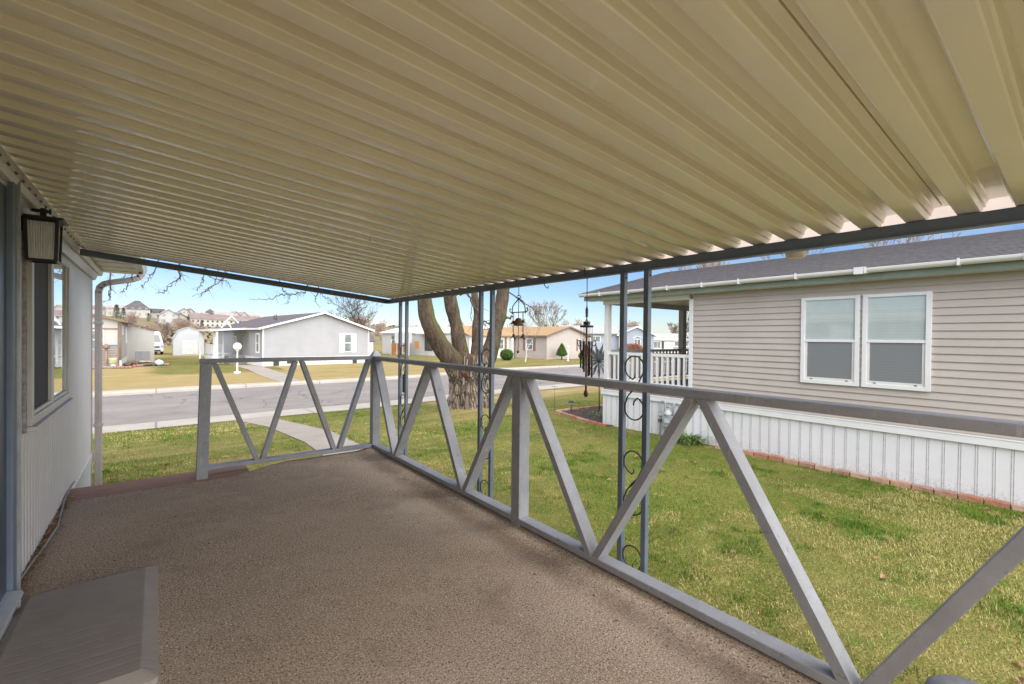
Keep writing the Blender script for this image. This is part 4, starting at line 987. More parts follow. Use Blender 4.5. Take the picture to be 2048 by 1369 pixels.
def build_big_tree():
    base=(6.2,9.75,-1.85)
    t=thing('old_shade_tree',base,'old mossy multi stemmed shade tree with a hollow trunk on the near lawn','tree')
    b=MB(); by=9.75
    def limb(pts,n=14,wob=.16):
        s=smooth(pts,6); b.tube([p[:3] for p in s],[p[3] for p in s],n,wob=wob)
    # bole
    limb([(6.22,9.75,-1.98,.60),(6.20,9.75,-1.80,.50),(6.18,9.75,-1.45,.435),(6.16,9.75,-1.05,.43),(6.18,9.75,-.72,.47),(6.25,9.76,-.50,.38)],22,.22)
    for a,rr in ((2.6,.30),(3.4,.26),(4.3,.32),(5.2,.28),(.3,.3),(1.4,.3)):
        limb([(6.2+.72*math.cos(a),9.75+.6*math.sin(a),-1.98,.10),(6.2+.45*math.cos(a),9.75+.42*math.sin(a),-1.74,rr*.62),(6.19+.28*math.cos(a),9.75+.28*math.sin(a),-1.2,rr*.62),(6.19+.2*math.cos(a),9.75+.2*math.sin(a),-.75,.2)],9,.2)
    # limbs
    limb([(6.05,9.72,-1.35,.20),(5.86,9.68,-.92,.26),(5.60,9.66,-.55,.255),(5.25,9.64,-.12,.215),(5.0,9.62,.30,.195),(4.86,9.6,.78,.178),(4.72,9.5,1.4,.16),(4.45,9.3,2.3,.14),(4.1,8.9,3.3,.11)])
    limb([(6.12,9.85,-.85,.26),(6.02,9.85,-.48,.205),(5.92,9.85,-.10,.18),(5.82,9.85,.35,.165),(5.68,9.82,.80,.158),(5.55,9.8,1.3,.15),(5.5,10.1,2.3,.13),(5.2,10.6,3.4,.10)])
    limb([(6.40,9.70,-1.0,.32),(6.66,9.72,-.62,.23),(6.84,9.74,-.20,.19),(7.00,9.75,.30,.175),(7.14,9.76,.80,.170),(7.18,9.75,1.25,.168),(7.3,9.6,2.2,.15),(7.6,9.3,3.3,.12)])
    limb([(6.50,9.98,-.6,.17),(6.58,10.05,-.15,.135),(6.60,10.1,.25,.105),(6.66,10.15,.65,.095),(6.60,10.2,1.1,.09),(6.7,10.5,2.2,.07)])
    # hollow rim stubs
    rs=random.Random(3)
    for k in range(9):
        a=k*.7; limb([(6.25+.30*math.cos(a),9.72+.22*math.sin(a),-.72,.13),(6.25+.33*math.cos(a),9.72+.25*math.sin(a),-.47+rs.uniform(-.05,.05),.06)],7,.3)
    # shaggy vertical bark strips on the bole
    rb=random.Random(15)
    for i in range(620):
        a=rb.uniform(0,6.283); z=rb.uniform(-1.9,-.62); rr=float(np.interp(z,[-1.95,-1.8,-1.45,-1.05,-.72,-.5],[.60,.52,.46,.455,.49,.42]))*(1+rb.uniform(-.04,.07)); l=rb.uniform(.06,.24); w=rb.uniform(.010,.026)
        c_=Vector((6.17+rr*math.cos(a),9.75+rr*math.sin(a),z)); o_=Vector((math.cos(a),math.sin(a),rb.uniform(-.05,.25))); s_=Vector((-math.sin(a),math.cos(a),0)); u_=Vector((rb.uniform(-.12,.12),rb.uniform(-.12,.12),1)).normalized(); th=rb.uniform(.012,.035)
        p_=[c_-s_*w-o_*.02,c_+s_*w-o_*.02,c_+s_*w*.5+o_*th,c_-s_*w*.6+o_*th*.8]; q_=[p+u_*l for p in (c_-s_*w*.7-o_*.02,c_+s_*w*.6-o_*.02,c_+s_*w*.3+o_*th*.6,c_-s_*w*.3+o_*th*.5)]
        b.add(p_+q_,[(3,2,1,0),(4,5,6,7),(0,1,5,4),(1,2,6,5),(2,3,7,6),(3,0,4,7)],1 if rb.random()<.45 else 0)
    b.build('trunk',[M_bark,mat('pale_shaggy_bark',(.22,.165,.125),(.38,.315,.26),9,.95)],t)
    hol=MB(); hol.M=Matrix.Translation((5.80,9.42,-.86))@Matrix.Rotation(R(-32),4,'Y'); hol.ball((0,0,0),.07,12,8,sc=(1.0,.8,2.2)); hol.build('hollow',mat('dark_rotten_hollow',(.03,.018,.012),(.14,.065,.03),9,1,.6,30),t)
    kn=MB(); kn.ball((6.22,9.20,-.80),.075,12,8,sc=(1.4,.5,.8)); kn.build('cut_knot',mat('pale_cut_wood',(.50,.36,.26),(.40,.27,.19),14,.9),t)
    # overhead boughs and the crooked hanging twigs, out of sight above the porch roof except their tips
    c=MB(); rs=random.Random(11)
    def path(pts,r0,r1,n=5,side=True,dens=.5,L=.35):
        s=smooth([(*p,0) for p in pts],6); m=len(s); V=[Vector(p[:3]) for p in s]; rr=[r0+(r1-r0)*i/(m-1) for i in range(m)]
        V=[v+Vector((rs.gauss(0,.012),rs.gauss(0,.012),rs.gauss(0,.014))) for v in V]
        c.tube(V,rr,n)
        if side:
            for i in range(2,m-1):
                if rs.random()<dens:
                    d=(V[i+1]-V[i]).normalized()*.7+Vector((rs.gauss(0,.5),rs.gauss(0,.5),rs.gauss(-.15,.5)))
                    twig(c,V[i],d,L*rs.uniform(.4,1.1),rr[i]*.55,rs,2,3,0,.5,.6)
        return V
    path([(4.1,8.9,3.3),(2.6,8.6,3.6),(.8,8.6,3.3),(-.9,8.7,3.0)],.11,.03,6,True,.3,.7)
    path([(4.45,9.3,2.3),(3.7,9.1,2.55),(3.0,9.0,2.4),(2.3,9.0,2.0)],.06,.02,6,True,.3,.5)
    # drooping tips (seen between the eave and the porch roof)
    Y=8.8
    for pts,r0 in (
        ([ (-0.41,Y,1.88),(-0.51,Y,1.18),(-0.54,Y,0.78),(-0.53,Y,0.64),(-0.52,Y,0.54),(-0.54,Y,0.48),(-0.64,Y,0.46) ],0.016),
        ([ (-0.05,Y,1.94),(-0.2,Y,1.24),(-0.28,Y,0.84),(-0.32,Y,0.76),(-0.34,Y,0.68),(-0.38,Y,0.61),(-0.41,Y,0.6) ],0.013),
        ([ (0.26,Y,2.06),(0.09,Y,1.36),(-0.01,Y,0.96),(-0.07,Y,0.87),(-0.11,Y,0.79),(-0.16,Y,0.72),(-0.16,Y,0.68) ],0.012),
        ([ (0.41,Y,2.1),(0.31,Y,1.4),(0.28,Y,1.0),(0.29,Y,0.91),(0.27,Y,0.84),(0.19,Y,0.78),(0.14,Y,0.69),(0.07,Y,0.62),(0.0,Y,0.62) ],0.020),
        ([ (0.79,Y,2.06),(0.66,Y,1.36),(0.6,Y,0.96),(0.58,Y,0.86),(0.54,Y,0.76),(0.49,Y,0.69) ],0.013),
        ([ (1.14,Y,2.04),(0.97,Y,1.34),(0.87,Y,0.94),(0.81,Y,0.85),(0.68,Y,0.75),(0.61,Y,0.68),(0.53,Y,0.59) ],0.018),
        ([ (1.03,Y,1.85),(0.83,Y,1.15),(0.7,Y,0.75),(0.61,Y,0.68),(0.45,Y,0.58) ],0.010),
        ([ (0.56,Y,2.05),(0.57,Y,1.35),(0.65,Y,0.95),(0.77,Y,0.89),(0.87,Y,0.87),(0.94,Y,0.83),(0.97,Y,0.77) ],0.010),
        ([ (-0.02,Y,1.93),(-0.23,Y,1.23),(-0.37,Y,0.83),(-0.47,Y,0.76),(-0.57,Y,0.69),(-0.64,Y,0.65) ],0.010),
        ([ (-0.09,Y,2.07),(-0.3,Y,1.37),(-0.44,Y,0.97),(-0.54,Y,0.94),(-0.63,Y,0.85) ],0.010),
        ([ (2.54,Y,1.92),(2.29,Y,1.22),(2.11,Y,0.82),(1.97,Y,0.74),(1.85,Y,0.71),(1.72,Y,0.71),(1.56,Y,0.62),(1.42,Y,0.6),(1.24,Y,0.6) ],0.018),
        ([ (1.72,Y,1.95),(1.68,Y,1.25),(1.71,Y,0.85),(1.78,Y,0.76),(1.85,Y,0.71),(1.84,Y,0.61),(1.8,Y,0.54) ],0.012),
        ([ (2.54,Y,1.88),(2.39,Y,1.18),(2.31,Y,0.78),(2.27,Y,0.69),(2.3,Y,0.59),(2.35,Y,0.5) ],0.013),
        ([ (2.35,Y,1.89),(2.32,Y,1.19),(2.36,Y,0.79),(2.44,Y,0.71),(2.52,Y,0.68),(2.59,Y,0.64) ],0.011),
    ): path(pts,r0*.85,.003,5,True,.42,.17)
    path([(5.75,9.8,1.0),(6.05,9.7,1.06),(6.20,9.65,.80),(6.36,9.6,.55),(6.42,9.6,.40),(6.62,9.6,.36),(6.85,9.6,.30)],.032,.012,6,True,.5,.5)
    path([(7.35,9.7,1.2),(7.75,9.6,.95),(8.1,9.55,.75),(8.4,9.5,.62)],.02,.006,5,True,.4,.3)
    path([(7.2,9.7,.52),(7.32,9.65,.50),(7.42,9.6,.55)],.03,.02,6,False)
    c.build('crown',M_twig,t)
build_big_tree()

# ------------------------------------------------------------------ bare trees of the neighbourhood
def grow(p,d,L,r,rs,depth,T_,C_,thr,spread=.55,up=.12,first=False,rmin=.004):
    k=5; pts=[Vector(p)]; rad=[r]; d=Vector(d).normalized()
    for i in range(k):
        d=(d+Vector((rs.gauss(0,.12),rs.gauss(0,.12),rs.gauss(0,.08)+up*.25))).normalized(); pts.append(pts[-1]+d*L/k); rad.append(max(rmin,r*(1-.38*(i+1)/k)))
    (T_ if r>thr else C_).tube(pts,rad,7 if r>thr else 3,cap=False)
    if depth<=0: return
    nb=rs.choice((3,4)) if first else rs.choice((2,3,3))
    az0=rs.uniform(0,6.28)
    for j in range(nb):
        a=az0+2*math.pi*j/nb+rs.uniform(-.5,.5); s=Vector((math.cos(a),math.sin(a),0)); e=spread*rs.uniform(.6,1.25)
        nd=d*math.cos(e)+s*math.sin(e)+Vector((0,0,up)); grow(pts[-1],nd,L*rs.uniform(.62,.86),rad[-1]*rs.uniform(.62,.8),rs,depth-1,T_,C_,thr,spread,up,False,rmin)
    if depth>1:
        for i in (2,3,4):
            if rs.random()<.6:
                a=rs.uniform(0,6.28); s=Vector((math.cos(a),math.sin(a),.25)); grow(pts[i],d*.6+s*.8,L*rs.uniform(.35,.6),rad[i]*.4,rs,max(0,depth-2),T_,C_,thr,spread,up,False,rmin)
def bare_tree(name,base,h,seed,m1,m2,label,depth=5,r=None,spread=.5,up=.1,trunk=.22,group=None,lean=(0,0),cat='tree',rmin=.006):
    rs=random.Random(seed); t=thing(name,base,label,cat,group); A=MB(); B=MB(); r=r or h*.035
    L=h*trunk
    A.M=B.M=Matrix.Translation(base)
    grow((0,0,-.1),(lean[0],lean[1],1),L,r,rs,depth,A,B,r*.3,spread,up,True,rmin)
    A.build('trunk',m1,t); B.build('crown',m2,t); return t

# ------------------------------------------------------------------ houses across the street
FG=-2.4
M_sid1=mat('pale_grey_siding',(.30,.295,.307),(.335,.33,.342),1,.5); M_sid2=mat('cream_siding',(.40,.383,.352),(.435,.418,.387),1,.5)
M_sid3=mat('pale_pink_beige_siding',(.41,.35,.315),(.445,.385,.35),1,.5); M_sid4=mat('dusty_blue_siding',(.30,.335,.40),(.34,.375,.44),1,.5)
M_brownroof=mat('tan_brown_shingles',(.30,.185,.09),(.38,.25,.135),7,.9,.3,20); M_whiteroof=mat('white_coated_roof',(.72,.72,.73),(.78,.78,.79),.8,.5)
M_greyroof=mat('pale_grey_shingles',(.30,.30,.30),(.38,.38,.38),5,.9); M_darkroof=mat('plum_grey_shingles',(.085,.07,.075),(.125,.105,.11),4,.9)
M_browntrim=mat('brown_house_trim',(.15,.10,.065),(.20,.14,.095),4,.6); M_shut=mat('brown_shutter_paint',(.20,.12,.085),(.24,.15,.11),4,.6)
M_fargl=mat('far_window_glass',(.10,.125,.13),(.20,.23,.22),1.5,.15,coat=.5)
def lapwall(b,p,dx,width,z0,ztop,lap=.115,out=.014,mi=0):
    """siding strips on a wall starting at p, running along unit dx; outward normal = dx x z; ztop(u)->height limit given as (ul,ur)(z)"""
    p=Vector(p); dx=Vector(dx); nrm=Vector((dx.y,-dx.x,0)); z=z0
    top=ztop(None)
    while z<top-1e-3:
        z1=min(top,z+lap); a0,b0=ztop(z); a1,b1=ztop(z1)
        P=lambda u,zz,o: p+dx*u+nrm*o+Vector((0,0,zz))
        b.add([P(a0,z,out),P(b0,z,out),P(b1,z1,.001),P(a1,z1,.001),P(a0,z,0),P(b0,z,0)],[(0,1,2,3),(4,5,1,0)],mi); z=z1
def rect(width,z1): return lambda z: z1 if z is None else (0,width)
def gable(width,ze,zr,rf=.5):
    def f(z):
        if z is None: return zr
        if z<=ze: return (0,width)
        t=(z-ze)/(zr-ze); return (width*rf*t,width-(width*(1-rf))*t)
    return f
def window(parent,M,x0,x1,z0,z1,fr=.06,bar='h',mframe=None,glass=None,out=.05,name='window'):
    """window on the local plane y=0 looking to -y"""
    w=MB(M); o=-out
    w.box(x0,x0+fr,o,.0,z0,z1); w.box(x1-fr,x1,o,0,z0,z1); w.box(x0+fr,x1-fr,o,0,z1-fr,z1); w.box(x0+fr,x1-fr,o,0,z0,z0+fr)
    if bar=='h': m=(z0+z1)/2; w.box(x0+fr,x1-fr,o+.005,0,m-.03,m+.03)
    if bar=='v': m=(x0+x1)/2; w.box(m-.03,m+.03,o+.005,0,z0+fr,z1-fr)
    if bar=='x':
        m=(z0+z1)/2; w.box(x0+fr,x1-fr,o+.005,0,m-.025,m+.025); m=(x0+x1)/2; w.box(m-.025,m+.025,o+.006,0,z0+fr,z1-fr)
    wo=w.build(name,mframe or M_white,parent)
    p=MB(M); p.box(x0+fr,x1-fr,o+.02,-.001,z0+fr,z1-fr); p.build('pane',glass or M_fargl,wo); return wo
def shutters(parent,M,x0,x1,z0,z1,w,m):
    for a in (x0-w-.02,x1+.02):
        s=MB(M); s.box(a,a+w,-.04,0,z0,z1)
        for k in range(1,12): z=z0+(z1-z0)*k/12; s.box(a+.04,a+w-.04,-.048,-.04,z-.02,z+.01)
        s.build('shutter',m,parent)
def gable_roof(parent,M,w,d,ze,zr,over,th,m,mf,rf=.5,name='roof',y0=0):
    """ridge along local y"""
    b=MB(M); e=over; x0,x1=-e,w+e; sl=(zr-ze)/(w*rf); sr=(zr-ze)/(w*(1-rf)); xr=w*rf
    zl=ze-sl*e; zq=ze-sr*e
    b.prism([(x0,y0-e,zl),(xr,y0-e,zr),(x1,y0-e,zq),(x1,y0-e,zq+th),(xr,y0-e,zr+th),(x0,y0-e,zl+th)],(0,d+2*e,0)); o=b.build(name,m,parent)
    f=MB(M)
    f.prism([(x0-.02,y0-e-.03,zl-.04),(xr,y0-e-.03,zr-.04),(x1+.02,y0-e-.03,zq-.04),(x1+.02,y0-e-.03,zq+th+.01),(xr,y0-e-.03,zr+th+.01),(x0-.02,y0-e-.03,zl+th+.01)],(0,.028,0))
    for x,z in ((x0,zl),(x1,zq)): f.box(x-.025,x+.0 if x==x0 else x+.025,y0-e,y0+d+e,z-.03,z+th+.005)
    f.build('fascia',mf,parent); return o

def house_A():
    M=T(6.43,39.47,FG,R(6.8)); w,d=8.66,15
    t=thing('grey_house',(6.43,39.47,FG),'pale grey gabled house with a dark roof and white shuttered window','house')
    ze,zr=2.92,4.24
    b=MB(M); lapwall(b,(0,0,0),(1,0,0),w,.66,gable(w,ze,zr,.53)); lapwall(b,(0,d,0),(0,-1,0),d,.66,rect(d,ze)) ; b.box(.02,w-.02,.02,d,.2,ze-.05); b.build('wall',M_sid1,t)
    for x in (-.03,w-.07): c=MB(M); c.box(x,x+.1,-.03,.07,.66,ze); c.build('corner_trim',M_white,t)
    s=MB(M); s.box(-.02,w+.02,-.02,d,-.2,.66); s.build('skirting',M_white,t)
    gable_roof(t,M,w,d,ze,zr,.36,.10,M_darkroof,M_white,.53)
    window(t,M,6.38,7.06,.98,2.56,.07); shutters(t,M,6.38,7.06,.96,2.58,.40,M_white)
    Ms=M@Matrix.Translation((0,2.2,0))@Matrix.Rotation(R(-90),4,'Z')
    window(t,Ms,.55,1.45,.95,2.55,.14)
    # porch recess with door, patio awning, deck and rails on the far left side
    p=MB(M); p.box(-.012,.05,3.6,8.5,.66,2.6); p.build('porch_panel',mat('shaded_taupe_panel',(.28,.255,.235),(.33,.30,.28),1,.6),t)  # flush panel, the shade of the recess is put into its colour
    dr=MB(M); dr.box(-.03,-.013,5.4,6.3,.70,2.5); dr.build('door',mat('grey_house_door',(.20,.19,.19),(.24,.23,.23),2,.5),t)
    window(t,M@Matrix.Translation((-.012,8.2,0))@Matrix.Rotation(R(-90),4,'Z'),.2,1.0,1.3,2.3,.08,name='window')
    a=MB(M); a.prism([(-2.8,3.1,2.64),(0.3,3.1,2.86),(.3,3.1,2.98),(-2.8,3.1,2.78)],(0,4.7,0)); a.build('awning',M_whitep,t)
    for x,y in ((-2.7,7.5),(-2.35,3.3),(-2.3,4.0),(-2.25,4.8),(-1.5,5.4)):
        q=MB(M); q.box(x,x+.11,y,y+.11,.0,2.66); q.build('porch_post',M_white,t)
    k=MB(M); k.box(-2.15,-.02,5.9,8.4,-.1,.66); k.build('deck_base',M_white,t)
    rl=MB(M)
    for (x0,y0,x1,y1) in ((-2.1,5.95,-1.3,5.95),(-2.1,5.95,-2.1,8.3)):
        p_=Vector((x0,y0,0)); q_=Vector((x1,y1,0)); dv=(q_-p_); n=int(dv.length/.14); dn=dv.normalized(); sd=Vector((-dn.y,dn.x,0))
        for z in (.78,1.55): rl.bar(p_+Vector((0,0,z)),q_+Vector((0,0,z)),.06,.07,sd,(0,0,1))
        for i in range(n+1): a_=p_+dn*(.14*i); rl.bar(a_+Vector((0,0,.78)),a_+Vector((0,0,1.55)),.06,.05,dn,sd)
    rl.build('deck_railing',M_white,t)
    st=MB(M)
    for i in range(3): st.box(-1.25,-.05,4.6+.3*i-.6,5.9,.0+.22*i,.22+.22*i-.03)
    st.build('steps',mat('grey_porch_steps',(.20,.19,.185),(.26,.25,.24),3,.8),t)
    # entrance gablet
    g=MB(M)
    for (xc,zc,hh,ww) in ((-.35,2.98,.62,.40),(.05,3.45,.62,.55)):
        for s in (-1,1): g.bar((xc,9.2,zc+hh),(xc+s*ww,9.2,zc),.10,.09,(0,1,0),(s*hh,0,ww))
    g.build('gablet_trim',M_white,t)
    v=MB(M)
    for x,y in ((2.2,4),(2.5,5.5)): v.lathe([(.05,3.4),(.05,4.15)],(x,y,0),8)
    v.build('roof_vent',M_dark,t)
    for x,(ww,hh,zz) in ((.75,(.40,.32,.02)),(1.75,(.42,.34,.16)),(7.15,(.38,.55,.0))):
        v=MB(M); v.box(x,x+ww,-.07,-.022,zz,zz+hh); v.box(x+.03,x+ww-.03,-.10,-.07,zz+.02,zz+hh*.7); v.build('crawlspace_vent',M_dark,t)
house_A()
def shed():
    M=T(1.45,63.6,FG,R(-1)); t=thing('barn_shed',(1.45,63.6,FG),'white barn shaped garden shed with crossed double doors','shed')
    M=T(1.50,63.6,FG,0); w=2.85; pr=[(0,0),(w,0),(w,1.95),(w*.82,2.83),(w*.5,3.18),(w*.18,2.83),(0,1.95)]
    b=MB(M); b.prism([(x,0,z) for x,z in pr],(0,4,0)); b.build('wall',mat('white_shed_siding',(.39,.40,.417),(.43,.44,.457),1,.5),t)
    r=MB(M); o=[(-.10,1.85),(w*.17,2.87),(w*.5,3.24),(w*.83,2.87),(w+.10,1.85)]; i_=[(w+.04,1.83),(w*.81,2.80),(w*.5,3.15),(w*.19,2.80),(-.04,1.83)]
    r.prism([(x,-.08,z) for x,z in o+i_],(0,4.2,0)); r.build('roof',M_greyroof,t)
    for k in (0,1):
        x0=.82+.72*k; d=MB(M); d.box(x0,x0+.70,-.03,-.001,.12,1.72); do=d.build('door',mat('cream_shed_door',(.52,.50,.46),(.57,.55,.51),2,.6),t)
        c=MB(M)
        for a,b_ in (((x0+.03,.15),(x0+.67,.9)),((x0+.67,.15),(x0+.03,.9)),((x0+.03,.95),(x0+.67,1.68)),((x0+.67,.95),(x0+.03,1.68))):
            c.bar((a[0],-.045,a[1]),(b_[0],-.045,b_[1]),.07,.02,(-(b_[1]-a[1]),0,b_[0]-a[0]),(0,1,0))
        c.box(x0,x0+.7,-.05,-.031,.90,.97); c.build('cross_brace',M_whitep,do)
shed()
def house_B():
    t=thing('cream_house',(-1.98,43.2,FG),'white house with brown corner trim and low brown roof behind the slatted fence','house')
    b=MB(); b.box(-9,-1.98,43.2,52.5,FG+.5,FG+3.25); b.prism([(-9,43.2,FG+3.25),(-1.98,43.2,FG+3.25),(-9,43.2,FG+4.9)],(0,9,0)); b.build('wall',M_sid2,t)
    b=MB(); lapwall(b,(-1.98,50.9,0),(1,0,0),1.85,FG+.1,rect(1.85,FG+2.62)); b.prism([(-1.98,50.92,FG),(-.13,50.92,FG),(-.13,50.92,FG+2.62),(-1.98,50.92,FG+3.1)],(0,5,0)); b.build('addition',M_sid2,t)
    s=MB(); s.box(-9,-1.95,43.17,52.5,FG-.2,FG+.5); s.build('skirting',M_white,t)
    r=MB(); r.prism([(-9,42.8,FG+4.95),(-1.6,42.8,FG+3.15),(-1.6,42.8,FG+3.30),(-9,42.8,FG+5.1)],(0,8.1,0)); r.prism([(-2.0,50.7,FG+3.24),(.05,50.7,FG+2.66),(.05,50.7,FG+2.76),(-2.0,50.7,FG+3.36)],(0,5.2,0)); r.build('roof',M_browntrim,t)
    c=MB(); c.box(-2.17,-1.96,43.14,43.24,FG+.5,FG+3.2); c.box(-9,-2.18,43.15,43.2,FG+2.68,FG+2.76); c.build('corner_trim',M_browntrim,t)
    window(t,T(-3.75,43.2,FG),0,.85,1.25,2.62,.06,'h')
    Ms=T(-1.98,44.6,FG)@Matrix.Rotation(R(90),4,'Z'); window(t,Ms,0,.30,2.3,3.0,.05,None); window(t,Ms,4.8,5.3,1.6,2.9,.06,'h')
    f=MB()
    for k in range(8): f.box(-6.5,-2.12,42.62,42.65,FG+.08+.175*k,FG+.19+.175*k)
    fe=thing('slatted_fence',(-2.1,42.6,FG),'taupe horizontal slat fence with a dark top board beside the white house','fence')
    f.build('slats',mat('taupe_slats',(.24,.19,.165),(.29,.235,.205),5,.7),fe)
    q=MB(); q.box(-6.5,-2.08,42.60,42.66,FG+1.45,FG+1.60); q.build('top_board',M_slate,fe)
    for x in (-6.4,-4.3,-2.16): q=MB(); q.box(x,x+.09,42.66,42.75,FG,FG+1.5); q.build('fence_post',M_shut,fe)
    p=thing('lantern_post',(-2.72,42.2,FG),'short brown lantern post standing in front of the slatted fence','lamp post')
    q=MB(); q.lathe([(.16,0),(.12,.10),(.08,.3),(.075,1.35)],(-2.72,42.2,FG),10); q.build('post',M_shut,p)
    q=MB(); q.lathe([(.18,1.35),(.20,1.42),(.15,1.55),(.05,1.66)],(-2.72,42.2,FG),10); q.build('lantern_head',M_browntrim,p)
    q=thing('yellow_planter',(-2.35,42.0,FG),'small yellow and white planter on a pale stand by the slatted fence','planter')
    a=MB(); a.lathe([(.12,.28),(.20,.32),(.24,.68),(.25,.70)],(-2.35,42.0,FG),12); a.build('bucket',mat('yellow_white_enamel',(.55,.48,.10),(.65,.64,.6),5,.5),q)
    a=MB(); a.lathe([(.18,0),(.10,.28)],(-2.35,42.0,FG),10); a.build('stand',M_whitep,q)
house_B()
def house_B_yard():
    t=thing('air_conditioner',(-.85,48.8,FG),'grey outdoor air conditioning unit beside the white house','air conditioner')
    b=MB(); b.box(-1.36,-.40,48.5,49.3,FG+.06,FG+.92); b.build('cabinet',mat('grey_enamel_cabinet',(.21,.21,.22),(.26,.26,.27),4,.45),t,bevel=.02)
    g=MB()
    for k in range(14): g.box(-.92+.036*k,-.90+.036*k,48.47,48.499,FG+.12,FG+.86)
    g.build('coil_guard',M_galv,t)
    g=MB(); g.box(-1.38,-.38,48.48,49.32,FG+.92,FG+.97); g.build('top_grille',M_galv,t)
    rs=random.Random(6); stone=[]
    cols=[mat('red_border_stone',(.26,.10,.07),(.34,.16,.11),6,.9),mat('grey_border_stone',(.16,.14,.135),(.24,.215,.205),6,.9)]
    # low border of stones and the dark rock heap
    labs=['red landscaping stone edging the bed at the white house','grey landscaping stone edging the bed at the white house']
    protos=[]
    for v in (0,1):
        b=MB(); b.ball((0,0,0),.18,8,5,sc=(1,.7,.55)); b.v=[(x*(1+.2*noise.noise((x*9,y*9,z*9+v))),y,z) for x,y,z in b.v]; protos.append([b.build('border_stone',cols[v]),False])
    for i in range(22):
        x=-3.3+.19*i; y=41.3+.25*math.sin(i*.5)+ (0.12*i if i>10 else 0); v=1 if i<7 or (i>12 and i%3) else 0
        o,u=protos[v]
        if u: o=o.copy(); col.objects.link(o)
        protos[v][1]=True; o.location=(x,y,FG+.08); o.rotation_euler=(0,0,rs.uniform(0,6)); o.scale=[rs.uniform(.8,1.3)]*3; tag(o,labs[v],'stone',['red border stones','grey border stones'][v])
    b=MB()
    for i in range(60):
        x=rs.uniform(-1.9,.15); y=rs.uniform(42.9,45); h=.28*(1-((x+.9)/1.1)**2*.8); b.M=T(x,y,FG+h*rs.uniform(.2,.9),rs.uniform(0,6)); r=rs.uniform(.07,.17); b.ball((0,0,0),r,6,4,sc=(1,.8,.7))
    tag(b.build('rock_heap',mat('dark_lava_rock',(.05,.04,.04),(.12,.095,.09),9,.95)),'low heap of dark rocks in the bed by the air conditioner','rocks',kind='stuff')
    b=MB(); b.tube([(-.55+.45*math.cos(a)*(1-.03*a),44.0+.3*math.sin(a),FG+.33+.02*math.sin(3*a)) for a in np.linspace(0,9,30)],.03,6); b.tube([(-.2,43.9,FG+.33),(.1,43.7,FG+.32),(.4,43.5,FG+.25)],.03,5)
    tag(b.build('coiled_hose',mat('pale_yellow_hose',(.5,.38,.22),(.56,.44,.27),4,.6)),'pale coiled garden hose on the rocks','hose')
    b=MB(); b.ball((.18,43.2,FG+.24),.26,10,7,sc=(1.1,.8,.85)); b.v=[(x+.05*noise.noise((x*7,y*7,z*7)),y,z+.06*noise.noise((x*8,z*8,3))) for x,y,z in b.v]
    tag(b.build('blue_sack',mat('pale_blue_plastic_sack',(.32,.40,.44),(.55,.57,.56),5,.5)),'crumpled pale blue sack at the end of the rock bed','sack')
house_B_yard()
def globe_lamp(x,y,z,h,r,label):
    t=thing('globe_lamp_post',(x,y,z),label,'lamp post','globe lamp posts in front gardens')
    b=MB(); b.lathe([(r*.85,0),(r*.8,.12),(.045,.16),(.04,h*.5),(.04,h-2*r)],(x,y,z),10); b.build('post',M_whitep,t)
    b=MB(); b.ball((x,y,z+h-r),r,18,12); g=b.build('globe',mat('white_globe',(.78,.76,.72),None,rough=.35),t)
    b=MB(); b.lathe([(.07,h-2*r-.06),(.10,h-2*r+.02)],(x,y,z),12); b.build('collar',M_whitep,t)
globe_lamp(3.95,32.78,FG,1.90,.24,'white globe lamp post in front of the pale grey gabled house')
globe_lamp(32.94,33.52,FG,1.66,.13,'smaller white globe lamp post in front of the orange roofed house')
